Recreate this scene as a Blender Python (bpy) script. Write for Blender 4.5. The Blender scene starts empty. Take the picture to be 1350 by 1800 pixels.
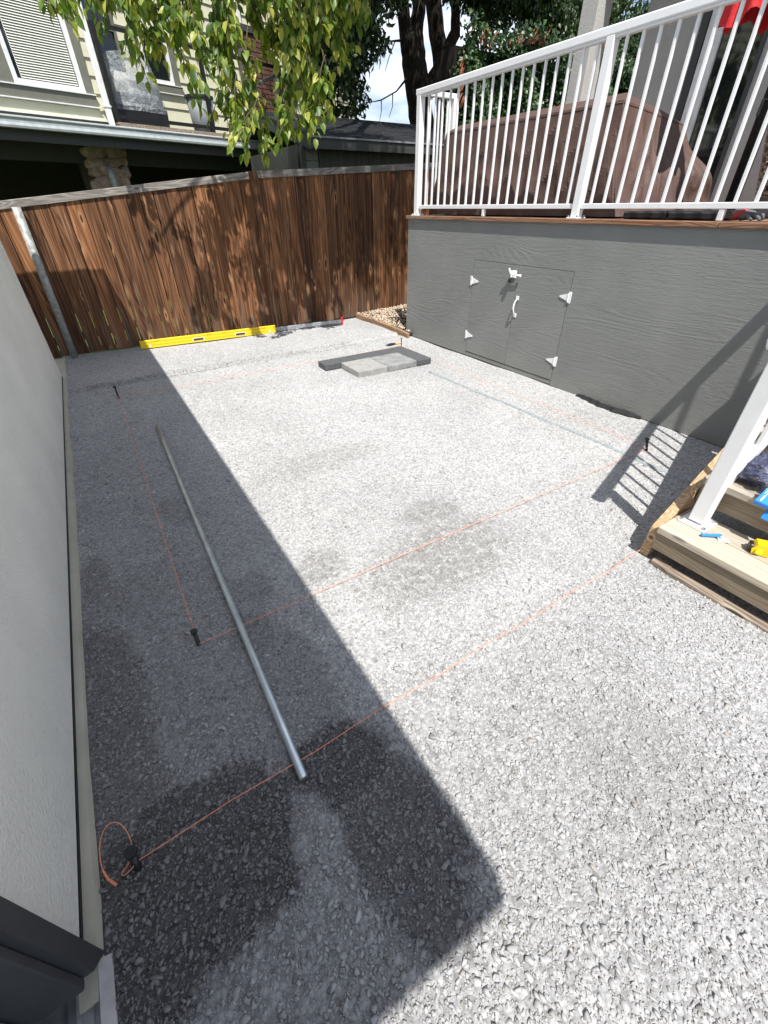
import bpy, bmesh, math, random
import numpy as np
from mathutils import Matrix, Vector

random.seed(7)
rng = np.random.default_rng(11)
scene = bpy.context.scene
col = scene.collection
R = math.radians

# ------------------------------------------------------------------ camera, sky, sun, exposure
cam_d = bpy.data.cameras.new("camera")
cam = bpy.data.objects.new("camera", cam_d)
col.objects.link(cam)
cam_d.sensor_fit = 'HORIZONTAL'
cam_d.sensor_width = 36.0
cam_d.lens = 19.92
cam_d.clip_start = 0.02
cam_d.clip_end = 1500
CR = Vector((0.84698699, -0.53155319, -0.00801522))
CU = Vector((0.31654345, 0.4921587, 0.8109131))
CF = Vector((0.42709869, 0.68937001, -0.5851117))
CAM = Vector((0.0, 0.0, 1.44))
m = Matrix((CR, CU, -CF)).transposed().to_4x4()
m.translation = CAM
cam.matrix_world = m
scene.camera = cam

SUN_DIR = Vector((0.228, 0.52, -1.0)).normalized()      # direction the light travels
to_sun = -SUN_DIR
elev = math.asin(to_sun.z)
azim = math.atan2(to_sun.x, to_sun.y)                  # clockwise from +Y
world = bpy.data.worlds.new("World")
scene.world = world
world.use_nodes = True
wn = world.node_tree
wn.nodes.clear()
w_out = wn.nodes.new('ShaderNodeOutputWorld')
w_bg = wn.nodes.new('ShaderNodeBackground')
w_bg.inputs['Strength'].default_value = 0.094
w_sky = wn.nodes.new('ShaderNodeTexSky')
w_sky.sky_type = 'NISHITA'
w_sky.sun_disc = False
w_sky.sun_elevation = elev
w_sky.sun_rotation = azim
w_sky.dust_density = 0.6
w_tc = wn.nodes.new('ShaderNodeTexCoord')
w_map = wn.nodes.new('ShaderNodeMapping')
w_map.inputs['Scale'].default_value = (1.0, 1.0, 3.2)
w_noise = wn.nodes.new('ShaderNodeTexNoise')
w_noise.inputs['Scale'].default_value = 3.0
w_noise.inputs['Detail'].default_value = 7
w_noise.inputs['Roughness'].default_value = 0.55
w_ramp = wn.nodes.new('ShaderNodeValToRGB')
w_ramp.color_ramp.elements[0].position = 0.42
w_ramp.color_ramp.elements[1].position = 0.60
w_mix = wn.nodes.new('ShaderNodeMix')
w_mix.data_type = 'RGBA'
w_mix.inputs[7].default_value = (9.5, 10.0, 11.2, 1)
wn.links.new(w_tc.outputs['Generated'], w_map.inputs['Vector'])
wn.links.new(w_map.outputs['Vector'], w_noise.inputs['Vector'])
wn.links.new(w_noise.outputs['Fac'], w_ramp.inputs['Fac'])
wn.links.new(w_ramp.outputs['Color'], w_mix.inputs[0])
wn.links.new(w_sky.outputs['Color'], w_mix.inputs[6])
wn.links.new(w_mix.outputs[2], w_bg.inputs['Color'])
wn.links.new(w_bg.outputs['Background'], w_out.inputs['Surface'])

sun_d = bpy.data.lights.new("sun", 'SUN')
sun_d.energy = 4.9
sun_d.angle = R(0.53)
sun_d.color = (1.0, 0.965, 0.91)
sun = bpy.data.objects.new("sun", sun_d)
sun.rotation_mode = 'QUATERNION'
sun.rotation_quaternion = SUN_DIR.to_track_quat('-Z', 'Y')
sun.location = (-3, -6, 14)
col.objects.link(sun)

scene.view_settings.view_transform = 'Standard'
scene.view_settings.look = 'None'
scene.view_settings.exposure = 0.53
scene.view_settings.gamma = 1.0
scene.view_settings.use_curve_mapping = False
scene.cycles.use_denoising = True
scene.cycles.use_adaptive_sampling = False
scene.cycles.sample_clamp_indirect = 3.0
scene.cycles.denoising_prefilter = 'ACCURATE'
scene.cycles.max_bounces = 8
scene.cycles.diffuse_bounces = 4
scene.cycles.transparent_max_bounces = 12

# ------------------------------------------------------------------ materials
def lin(r, g, b):
    f = lambda c: c / 12.92 if c <= 0.04045 else ((c + 0.055) / 1.055) ** 2.4
    return (f(r / 255), f(g / 255), f(b / 255), 1)

class NT:
    def __init__(s, name):
        s.mat = bpy.data.materials.new(name)
        s.mat.use_nodes = True
        s.t = s.mat.node_tree
        s.n = s.t.nodes
        s.n.clear()
        s.out = s.n.new('ShaderNodeOutputMaterial')
        s.p = s.n.new('ShaderNodeBsdfPrincipled')
        s.t.links.new(s.p.outputs[0], s.out.inputs[0])
    def new(s, typ, **kw):
        nd = s.n.new(typ)
        for k, v in kw.items():
            setattr(nd, k, v)
        return nd
    def link(s, a, b):
        s.t.links.new(a, b)
    def coords(s, kind='Object', scale=(1, 1, 1), rnd=0.0):
        tc = s.new('ShaderNodeTexCoord')
        mp = s.new('ShaderNodeMapping')
        mp.inputs['Scale'].default_value = scale
        s.link(tc.outputs[kind], mp.inputs['Vector'])
        if rnd:
            oi = s.new('ShaderNodeObjectInfo')
            vm = s.new('ShaderNodeMath', operation='MULTIPLY')
            vm.inputs[1].default_value = rnd
            s.link(oi.outputs['Random'], vm.inputs[0])
            cx = s.new('ShaderNodeCombineXYZ')
            for i in range(3):
                s.link(vm.outputs[0], cx.inputs[i])
            s.link(cx.outputs[0], mp.inputs['Location'])
        return mp.outputs[0]
    def world(s, scale=(1, 1, 1)):
        g = s.new('ShaderNodeNewGeometry')
        mp = s.new('ShaderNodeMapping')
        mp.inputs['Scale'].default_value = scale
        s.link(g.outputs['Position'], mp.inputs['Vector'])
        return mp.outputs[0]
    def noise(s, vec, scale, detail=4, rough=0.55, dist=0.0):
        n = s.new('ShaderNodeTexNoise')
        n.inputs['Scale'].default_value = scale
        n.inputs['Detail'].default_value = detail
        n.inputs['Roughness'].default_value = rough
        n.inputs['Distortion'].default_value = dist
        s.link(vec, n.inputs['Vector'])
        return n.outputs['Fac']
    def ramp(s, fac, stops):
        r = s.new('ShaderNodeValToRGB')
        e = r.color_ramp.elements
        while len(e) < len(stops):
            e.new(0.5)
        for i, (p, c) in enumerate(stops):
            e[i].position = p
            e[i].color = c if len(c) == 4 else (*c, 1)
        s.link(fac, r.inputs['Fac'])
        return r.outputs['Color']
    def mix(s, fac, a, b, mode='MIX'):
        x = s.new('ShaderNodeMix', data_type='RGBA', blend_type=mode)
        for sock, v in ((x.inputs[0], fac), (x.inputs[6], a), (x.inputs[7], b)):
            if isinstance(v, (int, float)):
                sock.default_value = v
            elif isinstance(v, tuple):
                sock.default_value = v if len(v) == 4 else (*v, 1)
            else:
                s.link(v, sock)
        return x.outputs[2]
    def math(s, op, a, b=0.5):
        x = s.new('ShaderNodeMath', operation=op)
        for sock, v in ((x.inputs[0], a), (x.inputs[1], b)):
            if isinstance(v, (int, float)):
                sock.default_value = v
            else:
                s.link(v, sock)
        return x.outputs[0]
    def bump(s, h, strength=0.5, dist=0.01, normal=None):
        b = s.new('ShaderNodeBump')
        b.inputs['Strength'].default_value = strength
        b.inputs['Distance'].default_value = dist
        s.link(h, b.inputs['Height'])
        if normal is not None:
            s.link(normal, b.inputs['Normal'])
        return b.outputs[0]
    def set(s, color=None, rough=None, normal=None, metal=None, spec=None):
        for k, v in (('Base Color', color), ('Roughness', rough), ('Normal', normal), ('Metallic', metal), ('Specular IOR Level', spec)):
            if v is None:
                continue
            if isinstance(v, (int, float)):
                s.p.inputs[k].default_value = v
            elif isinstance(v, tuple):
                s.p.inputs[k].default_value = v if len(v) == 4 else (*v, 1)
            else:
                s.link(v, s.p.inputs[k])
        return s.mat

def simple(name, c, rough=0.6, metal=0.0, var=0.12, scale=14, bump=0.12, bscale=160, bdist=0.002, coord='Object'):
    t = NT(name)
    v = t.coords(coord, rnd=9.0)
    n = t.noise(v, scale, 5)
    lo = tuple(x * (1 - var) for x in c[:3])
    hi = tuple(min(1, x * (1 + var)) for x in c[:3])
    cc = t.ramp(n, [(0.3, lo), (0.7, hi)])
    nb = t.noise(v, bscale, 3)
    rr = t.math('MULTIPLY_ADD', n, 0.2)
    rr.node.inputs[2].default_value = rough - 0.1
    return t.set(cc, rr, t.bump(nb, bump, bdist), metal)

def wood(name, dark, light, grey=None, greyamt=0.0, axis='z', knots=True, bump=0.35, rough=0.75, rnd=37.0, ringscale=16.0):
    """Sawn timber: stretched grain, cathedral bands and a few knots along one axis."""
    t = NT(name)
    k = 0.09
    sc = {'x': (k, 1, 1), 'y': (1, k, 1), 'z': (1, 1, k)}[axis]
    v = t.coords('Object', sc, rnd)
    n1 = t.noise(v, 6.5, 3, 0.5, 0.6)
    rings = t.math('SINE', t.math('MULTIPLY', n1, ringscale * 6.283))
    rings = t.math('MULTIPLY_ADD', rings, 0.5)
    rings.node.inputs[2].default_value = 0.5
    n2 = t.noise(v, 85, 5, 0.65)
    fac = t.math('ADD', t.math('MULTIPLY', rings, 0.45), t.math('MULTIPLY', n2, 0.6))
    c = t.ramp(fac, [(0.18, dark), (0.5, tuple((a + b) / 2 for a, b in zip(dark, light))), (0.85, light)])
    oi = t.new('ShaderNodeObjectInfo')
    tone = t.ramp(oi.outputs['Random'], [(0.0, (0.55, 0.52, 0.50)), (0.3, (0.80, 0.77, 0.75)), (0.65, (1.05, 1.0, 0.95)), (1.0, (1.5, 1.38, 1.25))])
    c = t.mix(1.0, c, tone, 'MULTIPLY')
    h = fac
    if knots:
        ks = {'x': (2.2, 7, 7), 'y': (7, 2.2, 7), 'z': (7, 7, 2.2)}[axis]
        kv = t.coords('Object', ks, rnd)
        vo = t.new('ShaderNodeTexVoronoi')
        vo.inputs['Scale'].default_value = 1.0
        t.link(kv, vo.inputs['Vector'])
        kf = t.ramp(vo.outputs['Distance'], [(0.0, (1, 1, 1)), (0.07, (0.75, 0.75, 0.75)), (0.10, (0.15, 0.15, 0.15)), (0.17, (0, 0, 0))])
        c = t.mix(kf, c, tuple(x * 0.35 for x in dark[:3]))
        kr = t.ramp(vo.outputs['Distance'], [(0.085, (0, 0, 0)), (0.12, (1, 1, 1)), (0.2, (0, 0, 0))])
        c = t.mix(t.math('MULTIPLY', kr, 0.55), c, tuple(min(1, x * 1.5) for x in light[:3]))
    if grey:
        gv = t.coords('Object', tuple(a * 1.0 for a in sc), rnd * 1.7)
        gn = t.noise(gv, 9, 6, 0.7)
        gf = t.ramp(gn, [(0.5 - greyamt * 0.35, (0, 0, 0)), (0.72, (1, 1, 1))])
        c = t.mix(t.math('MULTIPLY', gf, greyamt), c, grey)
    return t.set(c, rough, t.bump(h, bump, 0.004), spec=0.3)

M = {}
# --- gravel: shared mask of wet patches, painted garage shade and dust in world space
def gravel_mask(t):
    w = t.world()
    big = t.noise(w, 0.9, 4, 0.6, 0.4)
    med = t.noise(w, 3.4, 5, 0.65)
    edge_n = t.noise(w, 34, 4, 0.7)
    def blob(cx, cy, rx, ry, edge=0.45):
        mp = t.new('ShaderNodeMapping')
        mp.inputs['Location'].default_value = (-cx / rx, -cy / ry, 0)
        mp.inputs['Scale'].default_value = (1 / rx, 1 / ry, 0)
        t.link(w, mp.inputs['Vector'])
        ln = t.new('ShaderNodeVectorMath', operation='LENGTH')
        t.link(mp.outputs[0], ln.inputs[0])
        wob = t.math('ADD', ln.outputs['Value'], t.math('ADD', t.math('MULTIPLY', t.math('SUBTRACT', med, 0.5), 1.2), t.math('MULTIPLY', t.math('SUBTRACT', edge_n, 0.5), 0.7)))
        mr = t.new('ShaderNodeMapRange', interpolation_type='SMOOTHSTEP')
        mr.inputs[1].default_value = 1.0 + edge / 2
        mr.inputs[2].default_value = 1.0 - edge / 2
        t.link(wob, mr.inputs[0])
        return mr.outputs[0]
    damp_shade = blob(-0.27, 0.57, 0.36, 0.27, 0.22)
    for a, k in (((0.20, 0.62, 0.17, 0.13, 0.4), 1.0), ((-0.42, 1.0, 0.16, 0.8, 0.6), 0.8), ((0.26, 0.34, 0.16, 0.24, 0.4), 0.85), ((-0.12, 1.2, 0.36, 1.15, 0.9), 0.42), ((-0.10, 2.2, 0.42, 1.7, 1.0), 0.22), ((0.20, 0.92, 0.12, 0.42, 0.7), 0.45), ((0.18, 1.8, 0.12, 0.9, 0.9), 0.25), ((0.13, 1.27, 0.12, 0.15, 1.0), 0.6), ((0.20, 1.52, 0.11, 0.14, 1.0), 0.5), ((-0.28, 1.75, 0.16, 0.2, 1.0), 0.5), ((0.02, 2.35, 0.10, 0.22, 0.9), 0.45), ((-0.40, 1.95, 0.07, 0.2, 0.9), 0.6)):  # broad weak blobs paint the garage strip's shade; compact ones are damp patches
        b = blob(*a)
        damp_shade = t.math('MAXIMUM', damp_shade, t.math('MULTIPLY', b, k))
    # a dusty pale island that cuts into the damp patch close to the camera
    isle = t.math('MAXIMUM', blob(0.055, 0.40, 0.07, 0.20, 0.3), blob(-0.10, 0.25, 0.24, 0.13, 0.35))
    damp_shade = t.math('MULTIPLY', damp_shade, t.math('SUBTRACT', 1.0, t.math('MULTIPLY', isle, 0.75)))
    dust = blob(1.12, 1.22, 0.42, 0.24, 0.9)
    dust2 = t.math('MAXIMUM', blob(0.55, 1.48, 0.12, 0.12, 0.9), blob(1.28, 1.56, 0.20, 0.12, 0.9))
    dust3 = t.math('MAXIMUM', blob(1.0, 2.45, 0.45, 0.16, 1.0), t.math('MAXIMUM', blob(1.0, 0.05, 0.22, 0.28, 1.0), blob(1.1, 5.02, 1.9, 0.055, 0.9)))
    scuff_shade = t.math('MAXIMUM', t.math('MAXIMUM', dust, dust2), t.math('MULTIPLY', dust3, 0.6))
    fine = t.noise(w, 26, 3, 0.6)
    scuff_shade = t.math('MULTIPLY', scuff_shade, t.ramp(fine, [(0.34, (0, 0, 0)), (0.56, (1, 1, 1))]))
    # ribbed boot and tamper prints with their groove shade painted as darker ribs
    for cx, cy, rx, ry, an, pitch in ((0.90, 0.20, 0.085, 0.055, 0.5, 0.013), (1.17, 0.20, 0.05, 0.15, 0.15, 0.015), (1.02, -0.03, 0.065, 0.14, 0.3, 0.015), (1.28, 0.40, 0.05, 0.10, 0.1, 0.014), (0.72, 0.42, 0.09, 0.05, 0.8, 0.013)):
        mp = t.new('ShaderNodeMapping')
        mp.inputs['Rotation'].default_value = (0, 0, an)
        mp.inputs['Scale'].default_value = (1 / pitch, 1 / pitch, 0)
        t.link(w, mp.inputs['Vector'])
        sx = t.new('ShaderNodeSeparateXYZ')
        t.link(mp.outputs[0], sx.inputs[0])
        rib = t.math('MULTIPLY', t.math('SINE', t.math('MULTIPLY', sx.outputs['Y'], 6.283)), 1.0)
        rib2 = t.math('SINE', t.math('MULTIPLY', sx.outputs['X'], 4.2))
        rr = t.math('MAXIMUM', t.math('GREATER_THAN', rib, 0.45), t.math('GREATER_THAN', rib2, 0.8))
        scuff_shade = t.math('MAXIMUM', scuff_shade, t.math('MULTIPLY', t.math('MULTIPLY', rr, blob(cx, cy, rx, ry, 0.8)), 0.45))
    dry = t.ramp(big, [(0.3, (0.88, 0.88, 0.88)), (0.65, (1.05, 1.05, 1.05))])
    # the strip nearest the door is loose washed stone, without the pale compaction dust of the bed beyond the string
    sp = t.new('ShaderNodeSeparateXYZ')
    t.link(w, sp.inputs[0])
    lz = t.math('ADD', sp.outputs['Y'], t.math('MULTIPLY', t.math('SUBTRACT', med, 0.5), 0.35))
    loose = t.new('ShaderNodeMapRange', interpolation_type='SMOOTHSTEP')
    loose.inputs[1].default_value = 0.95
    loose.inputs[2].default_value = 0.50
    t.link(lz, loose.inputs[0])
    dry = t.mix(loose.outputs[0], dry, t.mix(1.0, dry, (0.87, 0.87, 0.875), 'MULTIPLY'))
    return damp_shade, scuff_shade, dry

def gravel_stone_mat():
    t = NT("crushed_limestone")
    at = t.new('ShaderNodeAttribute', attribute_name='shade')
    c = t.ramp(at.outputs['Fac'], [(0.0, (0.17, 0.155, 0.14)), (0.06, (0.36, 0.32, 0.27)), (0.15, (0.31, 0.305, 0.30)), (0.5, (0.415, 0.415, 0.415)), (0.85, (0.49, 0.49, 0.49)), (1.0, (0.60, 0.59, 0.575))])
    damp_shade, scuff_shade, dry = gravel_mask(t)
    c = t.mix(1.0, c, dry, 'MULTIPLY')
    c = t.mix(t.math('MULTIPLY', scuff_shade, 0.60), c, (0.155, 0.148, 0.138))
    c = t.mix(t.math('MULTIPLY', damp_shade, 0.95), c, t.mix(1.0, c, (0.31, 0.29, 0.29), 'MULTIPLY'))
    n = t.noise(t.world(), 420, 3)
    c = t.mix(0.25, c, t.ramp(n, [(0.3, (0.25, 0.25, 0.25)), (0.7, (0.62, 0.62, 0.62))]), 'MIX')
    r = t.math('SUBTRACT', 0.9, t.math('MULTIPLY', damp_shade, 0.28))
    return t.set(c, r, t.bump(n, 0.35, 0.002), spec=0.35)

def gravel_bed_mat():
    t = NT("gravel_fines")
    w = t.world()
    vo = t.new('ShaderNodeTexVoronoi')
    vo.inputs['Scale'].default_value = 78
    wv = t.new('ShaderNodeVectorMath', operation='ADD')
    nz = t.new('ShaderNodeTexNoise')
    nz.inputs['Scale'].default_value = 60
    t.link(w, nz.inputs['Vector'])
    ms = t.new('ShaderNodeVectorMath', operation='SCALE')
    ms.inputs['Scale'].default_value = 0.012
    t.link(nz.outputs['Color'], ms.inputs[0])
    t.link(w, wv.inputs[0])
    t.link(ms.outputs[0], wv.inputs[1])
    t.link(wv.outputs[0], vo.inputs['Vector'])
    sep = t.new('ShaderNodeSeparateColor')
    t.link(vo.outputs['Color'], sep.inputs[0])
    c = t.ramp(sep.outputs[0], [(0.0, (0.29, 0.285, 0.28)), (0.3, (0.395, 0.395, 0.395)), (0.7, (0.47, 0.47, 0.47)), (1.0, (0.54, 0.54, 0.535))])
    gap = t.ramp(vo.outputs['Distance'], [(0.35, (1, 1, 1)), (0.75, (0.76, 0.76, 0.76))])
    c = t.mix(1.0, c, gap, 'MULTIPLY')
    damp_shade, scuff_shade, dry = gravel_mask(t)
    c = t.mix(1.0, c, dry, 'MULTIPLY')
    c = t.mix(t.math('MULTIPLY', scuff_shade, 0.60), c, (0.155, 0.148, 0.138))
    c = t.mix(t.math('MULTIPLY', damp_shade, 0.95), c, t.mix(1.0, c, (0.23, 0.215, 0.215), 'MULTIPLY'))
    hh = t.math('SUBTRACT', 1.0, vo.outputs['Distance'])
    hh = t.math('ADD', hh, t.math('MULTIPLY', sep.outputs[1], 0.6))
    return t.set(c, 0.92, t.bump(hh, 0.65, 0.006), spec=0.3)

M['stone'] = gravel_stone_mat()
M['bed'] = gravel_bed_mat()

def grass_mat():
    t = NT("lawn_grass")
    w = t.world()
    n = t.noise(w, 5, 6, 0.7)
    n2 = t.noise(w, 90, 4, 0.7)
    c = t.ramp(t.math('ADD', t.math('MULTIPLY', n, 0.6), t.math('MULTIPLY', n2, 0.4)), [(0.3, (0.05, 0.085, 0.02)), (0.5, (0.10, 0.15, 0.04)), (0.7, (0.20, 0.21, 0.09))])
    return t.set(c, 0.9, t.bump(n2, 0.8, 0.03))
M['lawn'] = grass_mat()

def stucco(name, c, bscale=260, dist=0.004, strength=0.8):
    t = NT(name)
    w = t.coords('Object')
    n = t.noise(w, bscale, 3, 0.5, 0.0)
    n2 = t.noise(w, 2.5, 5)
    vo = t.noise(w, bscale * 0.45, 3, 0.5, 0.0)
    cc = t.ramp(n2, [(0.3, tuple(x * 0.94 for x in c)), (0.7, tuple(min(1, x * 1.05) for x in c))])
    h = t.math('ADD', t.math('MULTIPLY', n, 0.5), vo)
    g = t.new('ShaderNodeNewGeometry')
    sx = t.new('ShaderNodeSeparateXYZ')
    t.link(g.outputs['Position'], sx.inputs[0])
    lo = t.ramp(sx.outputs['Z'], [(0.03, (0.8, 0.8, 0.8)), (0.40, (0, 0, 0))])
    sp = t.ramp(t.noise(w, 38, 5, 0.7), [(0.50, (0, 0, 0)), (0.70, (1, 1, 1))])
    cc = t.mix(t.math('MULTIPLY', t.math('MULTIPLY', lo, sp), 0.35), cc, tuple(x * 0.55 for x in c))
    sk = t.ramp(t.noise(t.coords('Object', (1, 1, 0.25)), 6, 5, 0.7), [(0.55, (0, 0, 0)), (0.8, (1, 1, 1))])
    cc = t.mix(t.math('MULTIPLY', sk, 0.18), cc, tuple(x * 0.7 for x in c))
    return t.set(cc, 0.92, t.bump(h, strength, dist), spec=0.2)
M['stucco_white'] = stucco("white_stucco", (0.87, 0.855, 0.79), 190, 0.006, 0.9)
M['stucco_grey'] = stucco("grey_stucco", (0.46, 0.455, 0.43), 240, 0.006, 1.0)
M['concrete'] = simple("foundation_concrete", (0.52, 0.49, 0.40), 0.9, var=0.12, scale=5, bump=0.3, bscale=60, bdist=0.004)
M['black_gap'] = simple("black_membrane", (0.012, 0.012, 0.014), 0.6)
M['casing'] = simple("charcoal_trim", (0.050, 0.053, 0.057), 0.55, var=0.12, scale=20, bump=0.15, bscale=90)
M['alu'] = simple("dull_aluminium", (0.42, 0.42, 0.43), 0.42, 0.85, var=0.2, scale=18)
M['door_white'] = simple("grey_door_paint", (0.42, 0.43, 0.44), 0.5)
M['roof_felt'] = simple("roof_felt", (0.06, 0.06, 0.06), 0.9)
M['white_metal'] = simple("white_powder_coat", (0.80, 0.80, 0.80), 0.38, var=0.03, bump=0.04)
M['white_bolt'] = simple("galvanised_screw", (0.5, 0.5, 0.5), 0.35, 0.9)
M['black_metal'] = simple("black_steel", (0.015, 0.015, 0.016), 0.5, 0.3)
M['galv'] = simple("galvanised_steel", (0.34, 0.35, 0.34), 0.6, 0.2, var=0.4, scale=26, bump=0.2)
def conduit_mat():
    t = NT("conduit_steel")
    v = t.world()
    n = t.noise(v, 9, 4)
    c = t.ramp(n, [(0.35, (0.52, 0.57, 0.60)), (0.65, (0.70, 0.75, 0.78))])
    dv = t.noise(v, 130, 3)
    c = t.mix(t.ramp(dv, [(0.6, (0, 0, 0)), (0.75, (0.6, 0.6, 0.6))]), c, (0.42, 0.42, 0.41))
    return t.set(c, 0.33, t.bump(dv, 0.1, 0.002), 0.8)
M['conduit'] = conduit_mat()
def dusty_pipe():
    t = NT("dusty_conduit")
    n = t.noise(t.world(), 60, 4)
    return t.set(t.ramp(n, [(0.4, (0.22, 0.26, 0.28)), (0.65, (0.36, 0.38, 0.39))]), 0.7, metal=0.1)
M['conduit_dusty'] = dusty_pipe()

def fence_mat():
    """Stained cedar pickets: fine stretched grain, paler bleached streaks, ringed knots, board-to-board tone."""
    t = NT("stained_fence_board")
    v = t.coords('Object', (1, 1, 0.020), 37.0)
    g1 = t.noise(v, 34, 4, 0.6, 0.12)
    g2 = t.noise(v, 150, 4, 0.7)
    v3 = t.coords('Object', (1, 1, 0.085), 51.0)
    arch = t.noise(v3, 6.5, 1, 0.4, 0.1)
    rings = t.math('MULTIPLY_ADD', t.math('SINE', t.math('MULTIPLY', arch, 85)), 0.5)
    rings.node.inputs[2].default_value = 0.5
    f = t.math('ADD', t.math('MULTIPLY', g1, 0.55), t.math('ADD', t.math('MULTIPLY', g2, 0.32), t.math('MULTIPLY', rings, 0.11)))
    c = t.ramp(f, [(0.31, (0.026, 0.011, 0.005)), (0.43, (0.095, 0.040, 0.017)), (0.55, (0.205, 0.095, 0.043)), (0.74, (0.41, 0.245, 0.14))])
    oi = t.new('ShaderNodeObjectInfo')
    tone = t.ramp(oi.outputs['Random'], [(0.0, (0.50, 0.47, 0.45)), (0.25, (0.78, 0.75, 0.72)), (0.6, (1.0, 0.98, 0.95)), (0.85, (1.3, 1.22, 1.12)), (1.0, (1.55, 1.5, 1.45))])
    c = t.mix(1.0, c, tone, 'MULTIPLY')
    # sun-bleached vertical streaks
    sv = t.coords('Object', (1, 1, 0.03), 77.0)
    st = t.ramp(t.noise(sv, 42, 4, 0.7), [(0.60, (0, 0, 0)), (0.72, (1, 1, 1))])
    c = t.mix(t.math('MULTIPLY', st, 0.6), c, (0.45, 0.32, 0.215))
    # grey weathering towards the splash zone
    g = t.new('ShaderNodeNewGeometry')
    sx = t.new('ShaderNodeSeparateXYZ')
    t.link(g.outputs['Position'], sx.inputs[0])
    low = t.ramp(sx.outputs['Z'], [(0.05, (1, 1, 1)), (0.55, (0, 0, 0))])
    wn2 = t.ramp(t.noise(sv, 14, 5, 0.7), [(0.46, (0, 0, 0)), (0.62, (1, 1, 1))])
    c = t.mix(t.math('MULTIPLY', t.math('MULTIPLY', low, wn2), 0.7), c, (0.13, 0.115, 0.10))
    kv = t.coords('Object', (8.5, 8.5, 2.3), 37.0)
    vo = t.new('ShaderNodeTexVoronoi')
    vo.inputs['Scale'].default_value = 1.0
    t.link(kv, vo.inputs['Vector'])
    kc = t.new('ShaderNodeSeparateColor')
    t.link(vo.outputs['Color'], kc.inputs[0])
    on = t.math('GREATER_THAN', kc.outputs[0], 0.35)
    kd = t.math('DIVIDE', vo.outputs['Distance'], t.math('ADD', t.math('MULTIPLY', kc.outputs[1], 0.9), 0.9))
    halo = t.ramp(kd, [(0.06, (0, 0, 0)), (0.095, (1, 1, 1)), (0.12, (0.6, 0.6, 0.6)), (0.19, (0, 0, 0))])
    c = t.mix(t.math('MULTIPLY', t.math('MULTIPLY', halo, on), 0.75), c, (0.42, 0.24, 0.115))
    core = t.math('MULTIPLY', t.ramp(kd, [(0.02, (1, 1, 1)), (0.065, (0.9, 0.9, 0.9)), (0.085, (0, 0, 0))]), on)
    c = t.mix(core, c, (0.045, 0.018, 0.008))
    return t.set(c, 0.7, t.bump(f, 0.7, 0.004), spec=0.3)
M['fence'] = fence_mat()
M['fence_post'] = wood("weathered_post", (0.055, 0.045, 0.038), (0.18, 0.15, 0.125), bump=0.5)
M['cap'] = wood("weathered_cap", (0.16, 0.15, 0.14), (0.46, 0.44, 0.41), grey=(0.10, 0.095, 0.09), greyamt=0.6, axis='x', bump=0.6)
M['trim_wood'] = wood("stained_deck_trim", (0.13, 0.045, 0.02), (0.42, 0.20, 0.10), grey=(0.34, 0.27, 0.2), greyamt=0.5, axis='y', bump=0.4)
M['deck_wood'] = wood("deck_boards", (0.10, 0.06, 0.04), (0.30, 0.20, 0.13), axis='y', bump=0.4)
M['tread'] = wood("treated_tread", (0.30, 0.268, 0.215), (0.44, 0.402, 0.335), grey=(0.37, 0.35, 0.31), greyamt=0.6, axis='y', bump=0.4, ringscale=12)
M['riser'] = wood("treated_riser", (0.25, 0.205, 0.145), (0.38, 0.32, 0.24), axis='y', bump=0.35)
M['stringer'] = wood("treated_stringer", (0.34, 0.22, 0.12), (0.62, 0.46, 0.29), axis='x', bump=0.35)
M['edging'] = wood("weathered_edging", (0.14, 0.11, 0.085), (0.38, 0.32, 0.26), axis='y', bump=0.5)
M['edging_tan'] = wood("tan_edging", (0.25, 0.15, 0.08), (0.55, 0.38, 0.24), axis='y', bump=0.5)

def panel_mat():
    """Dark grey painted siding panel with an embossed cedar grain running along the panel."""
    t = NT("grey_siding_panel")
    v = t.coords('World' if False else 'Object', (1, 0.16, 1.0), 0)
    n1 = t.noise(v, 2.6, 2, 0.5, 0.25)
    rings = t.math('SINE', t.math('MULTIPLY', n1, 210))
    zone = t.ramp(t.noise(t.coords('Object', (1, 0.14, 2.2)), 2.6, 2), [(0.47, (0.05, 0.05, 0.05)), (0.60, (1, 1, 1))])
    rings = t.math('MULTIPLY', rings, zone)
    n2 = t.noise(t.coords('Object', (1, 0.13, 1)), 150, 4, 0.7, 0.6)
    n4 = t.noise(t.coords('Object', (1, 0.10, 1)), 46, 3, 0.6, 0.4)
    h = t.math('ADD', t.math('MULTIPLY', rings, 0.20), t.math('ADD', t.math('MULTIPLY', n2, 1.0), t.math('MULTIPLY', n4, 0.7)))
    n3 = t.noise(t.coords('Object'), 1.6, 4)
    c = t.ramp(n3, [(0.3, (0.195, 0.202, 0.193)), (0.7, (0.235, 0.241, 0.230))])
    # dust splashed on the lowest part of the panel
    g = t.new('ShaderNodeNewGeometry')
    sx = t.new('ShaderNodeSeparateXYZ')
    t.link(g.outputs['Position'], sx.inputs[0])
    dz = t.ramp(sx.outputs['Z'], [(0.02, (0.55, 0.55, 0.55)), (0.22, (0, 0, 0))])
    dn = t.ramp(t.noise(t.world(), 45, 5, 0.7), [(0.42, (0, 0, 0)), (0.66, (1, 1, 1))])
    c = t.mix(t.math('MULTIPLY', dz, dn), c, (0.26, 0.25, 0.225))
    return t.set(c, 0.62, t.bump(h, 0.8, 0.0045), spec=0.35)
M['panel'] = panel_mat()
M['seam'] = simple("seam_shadow", (0.02, 0.02, 0.02), 0.9)

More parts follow.
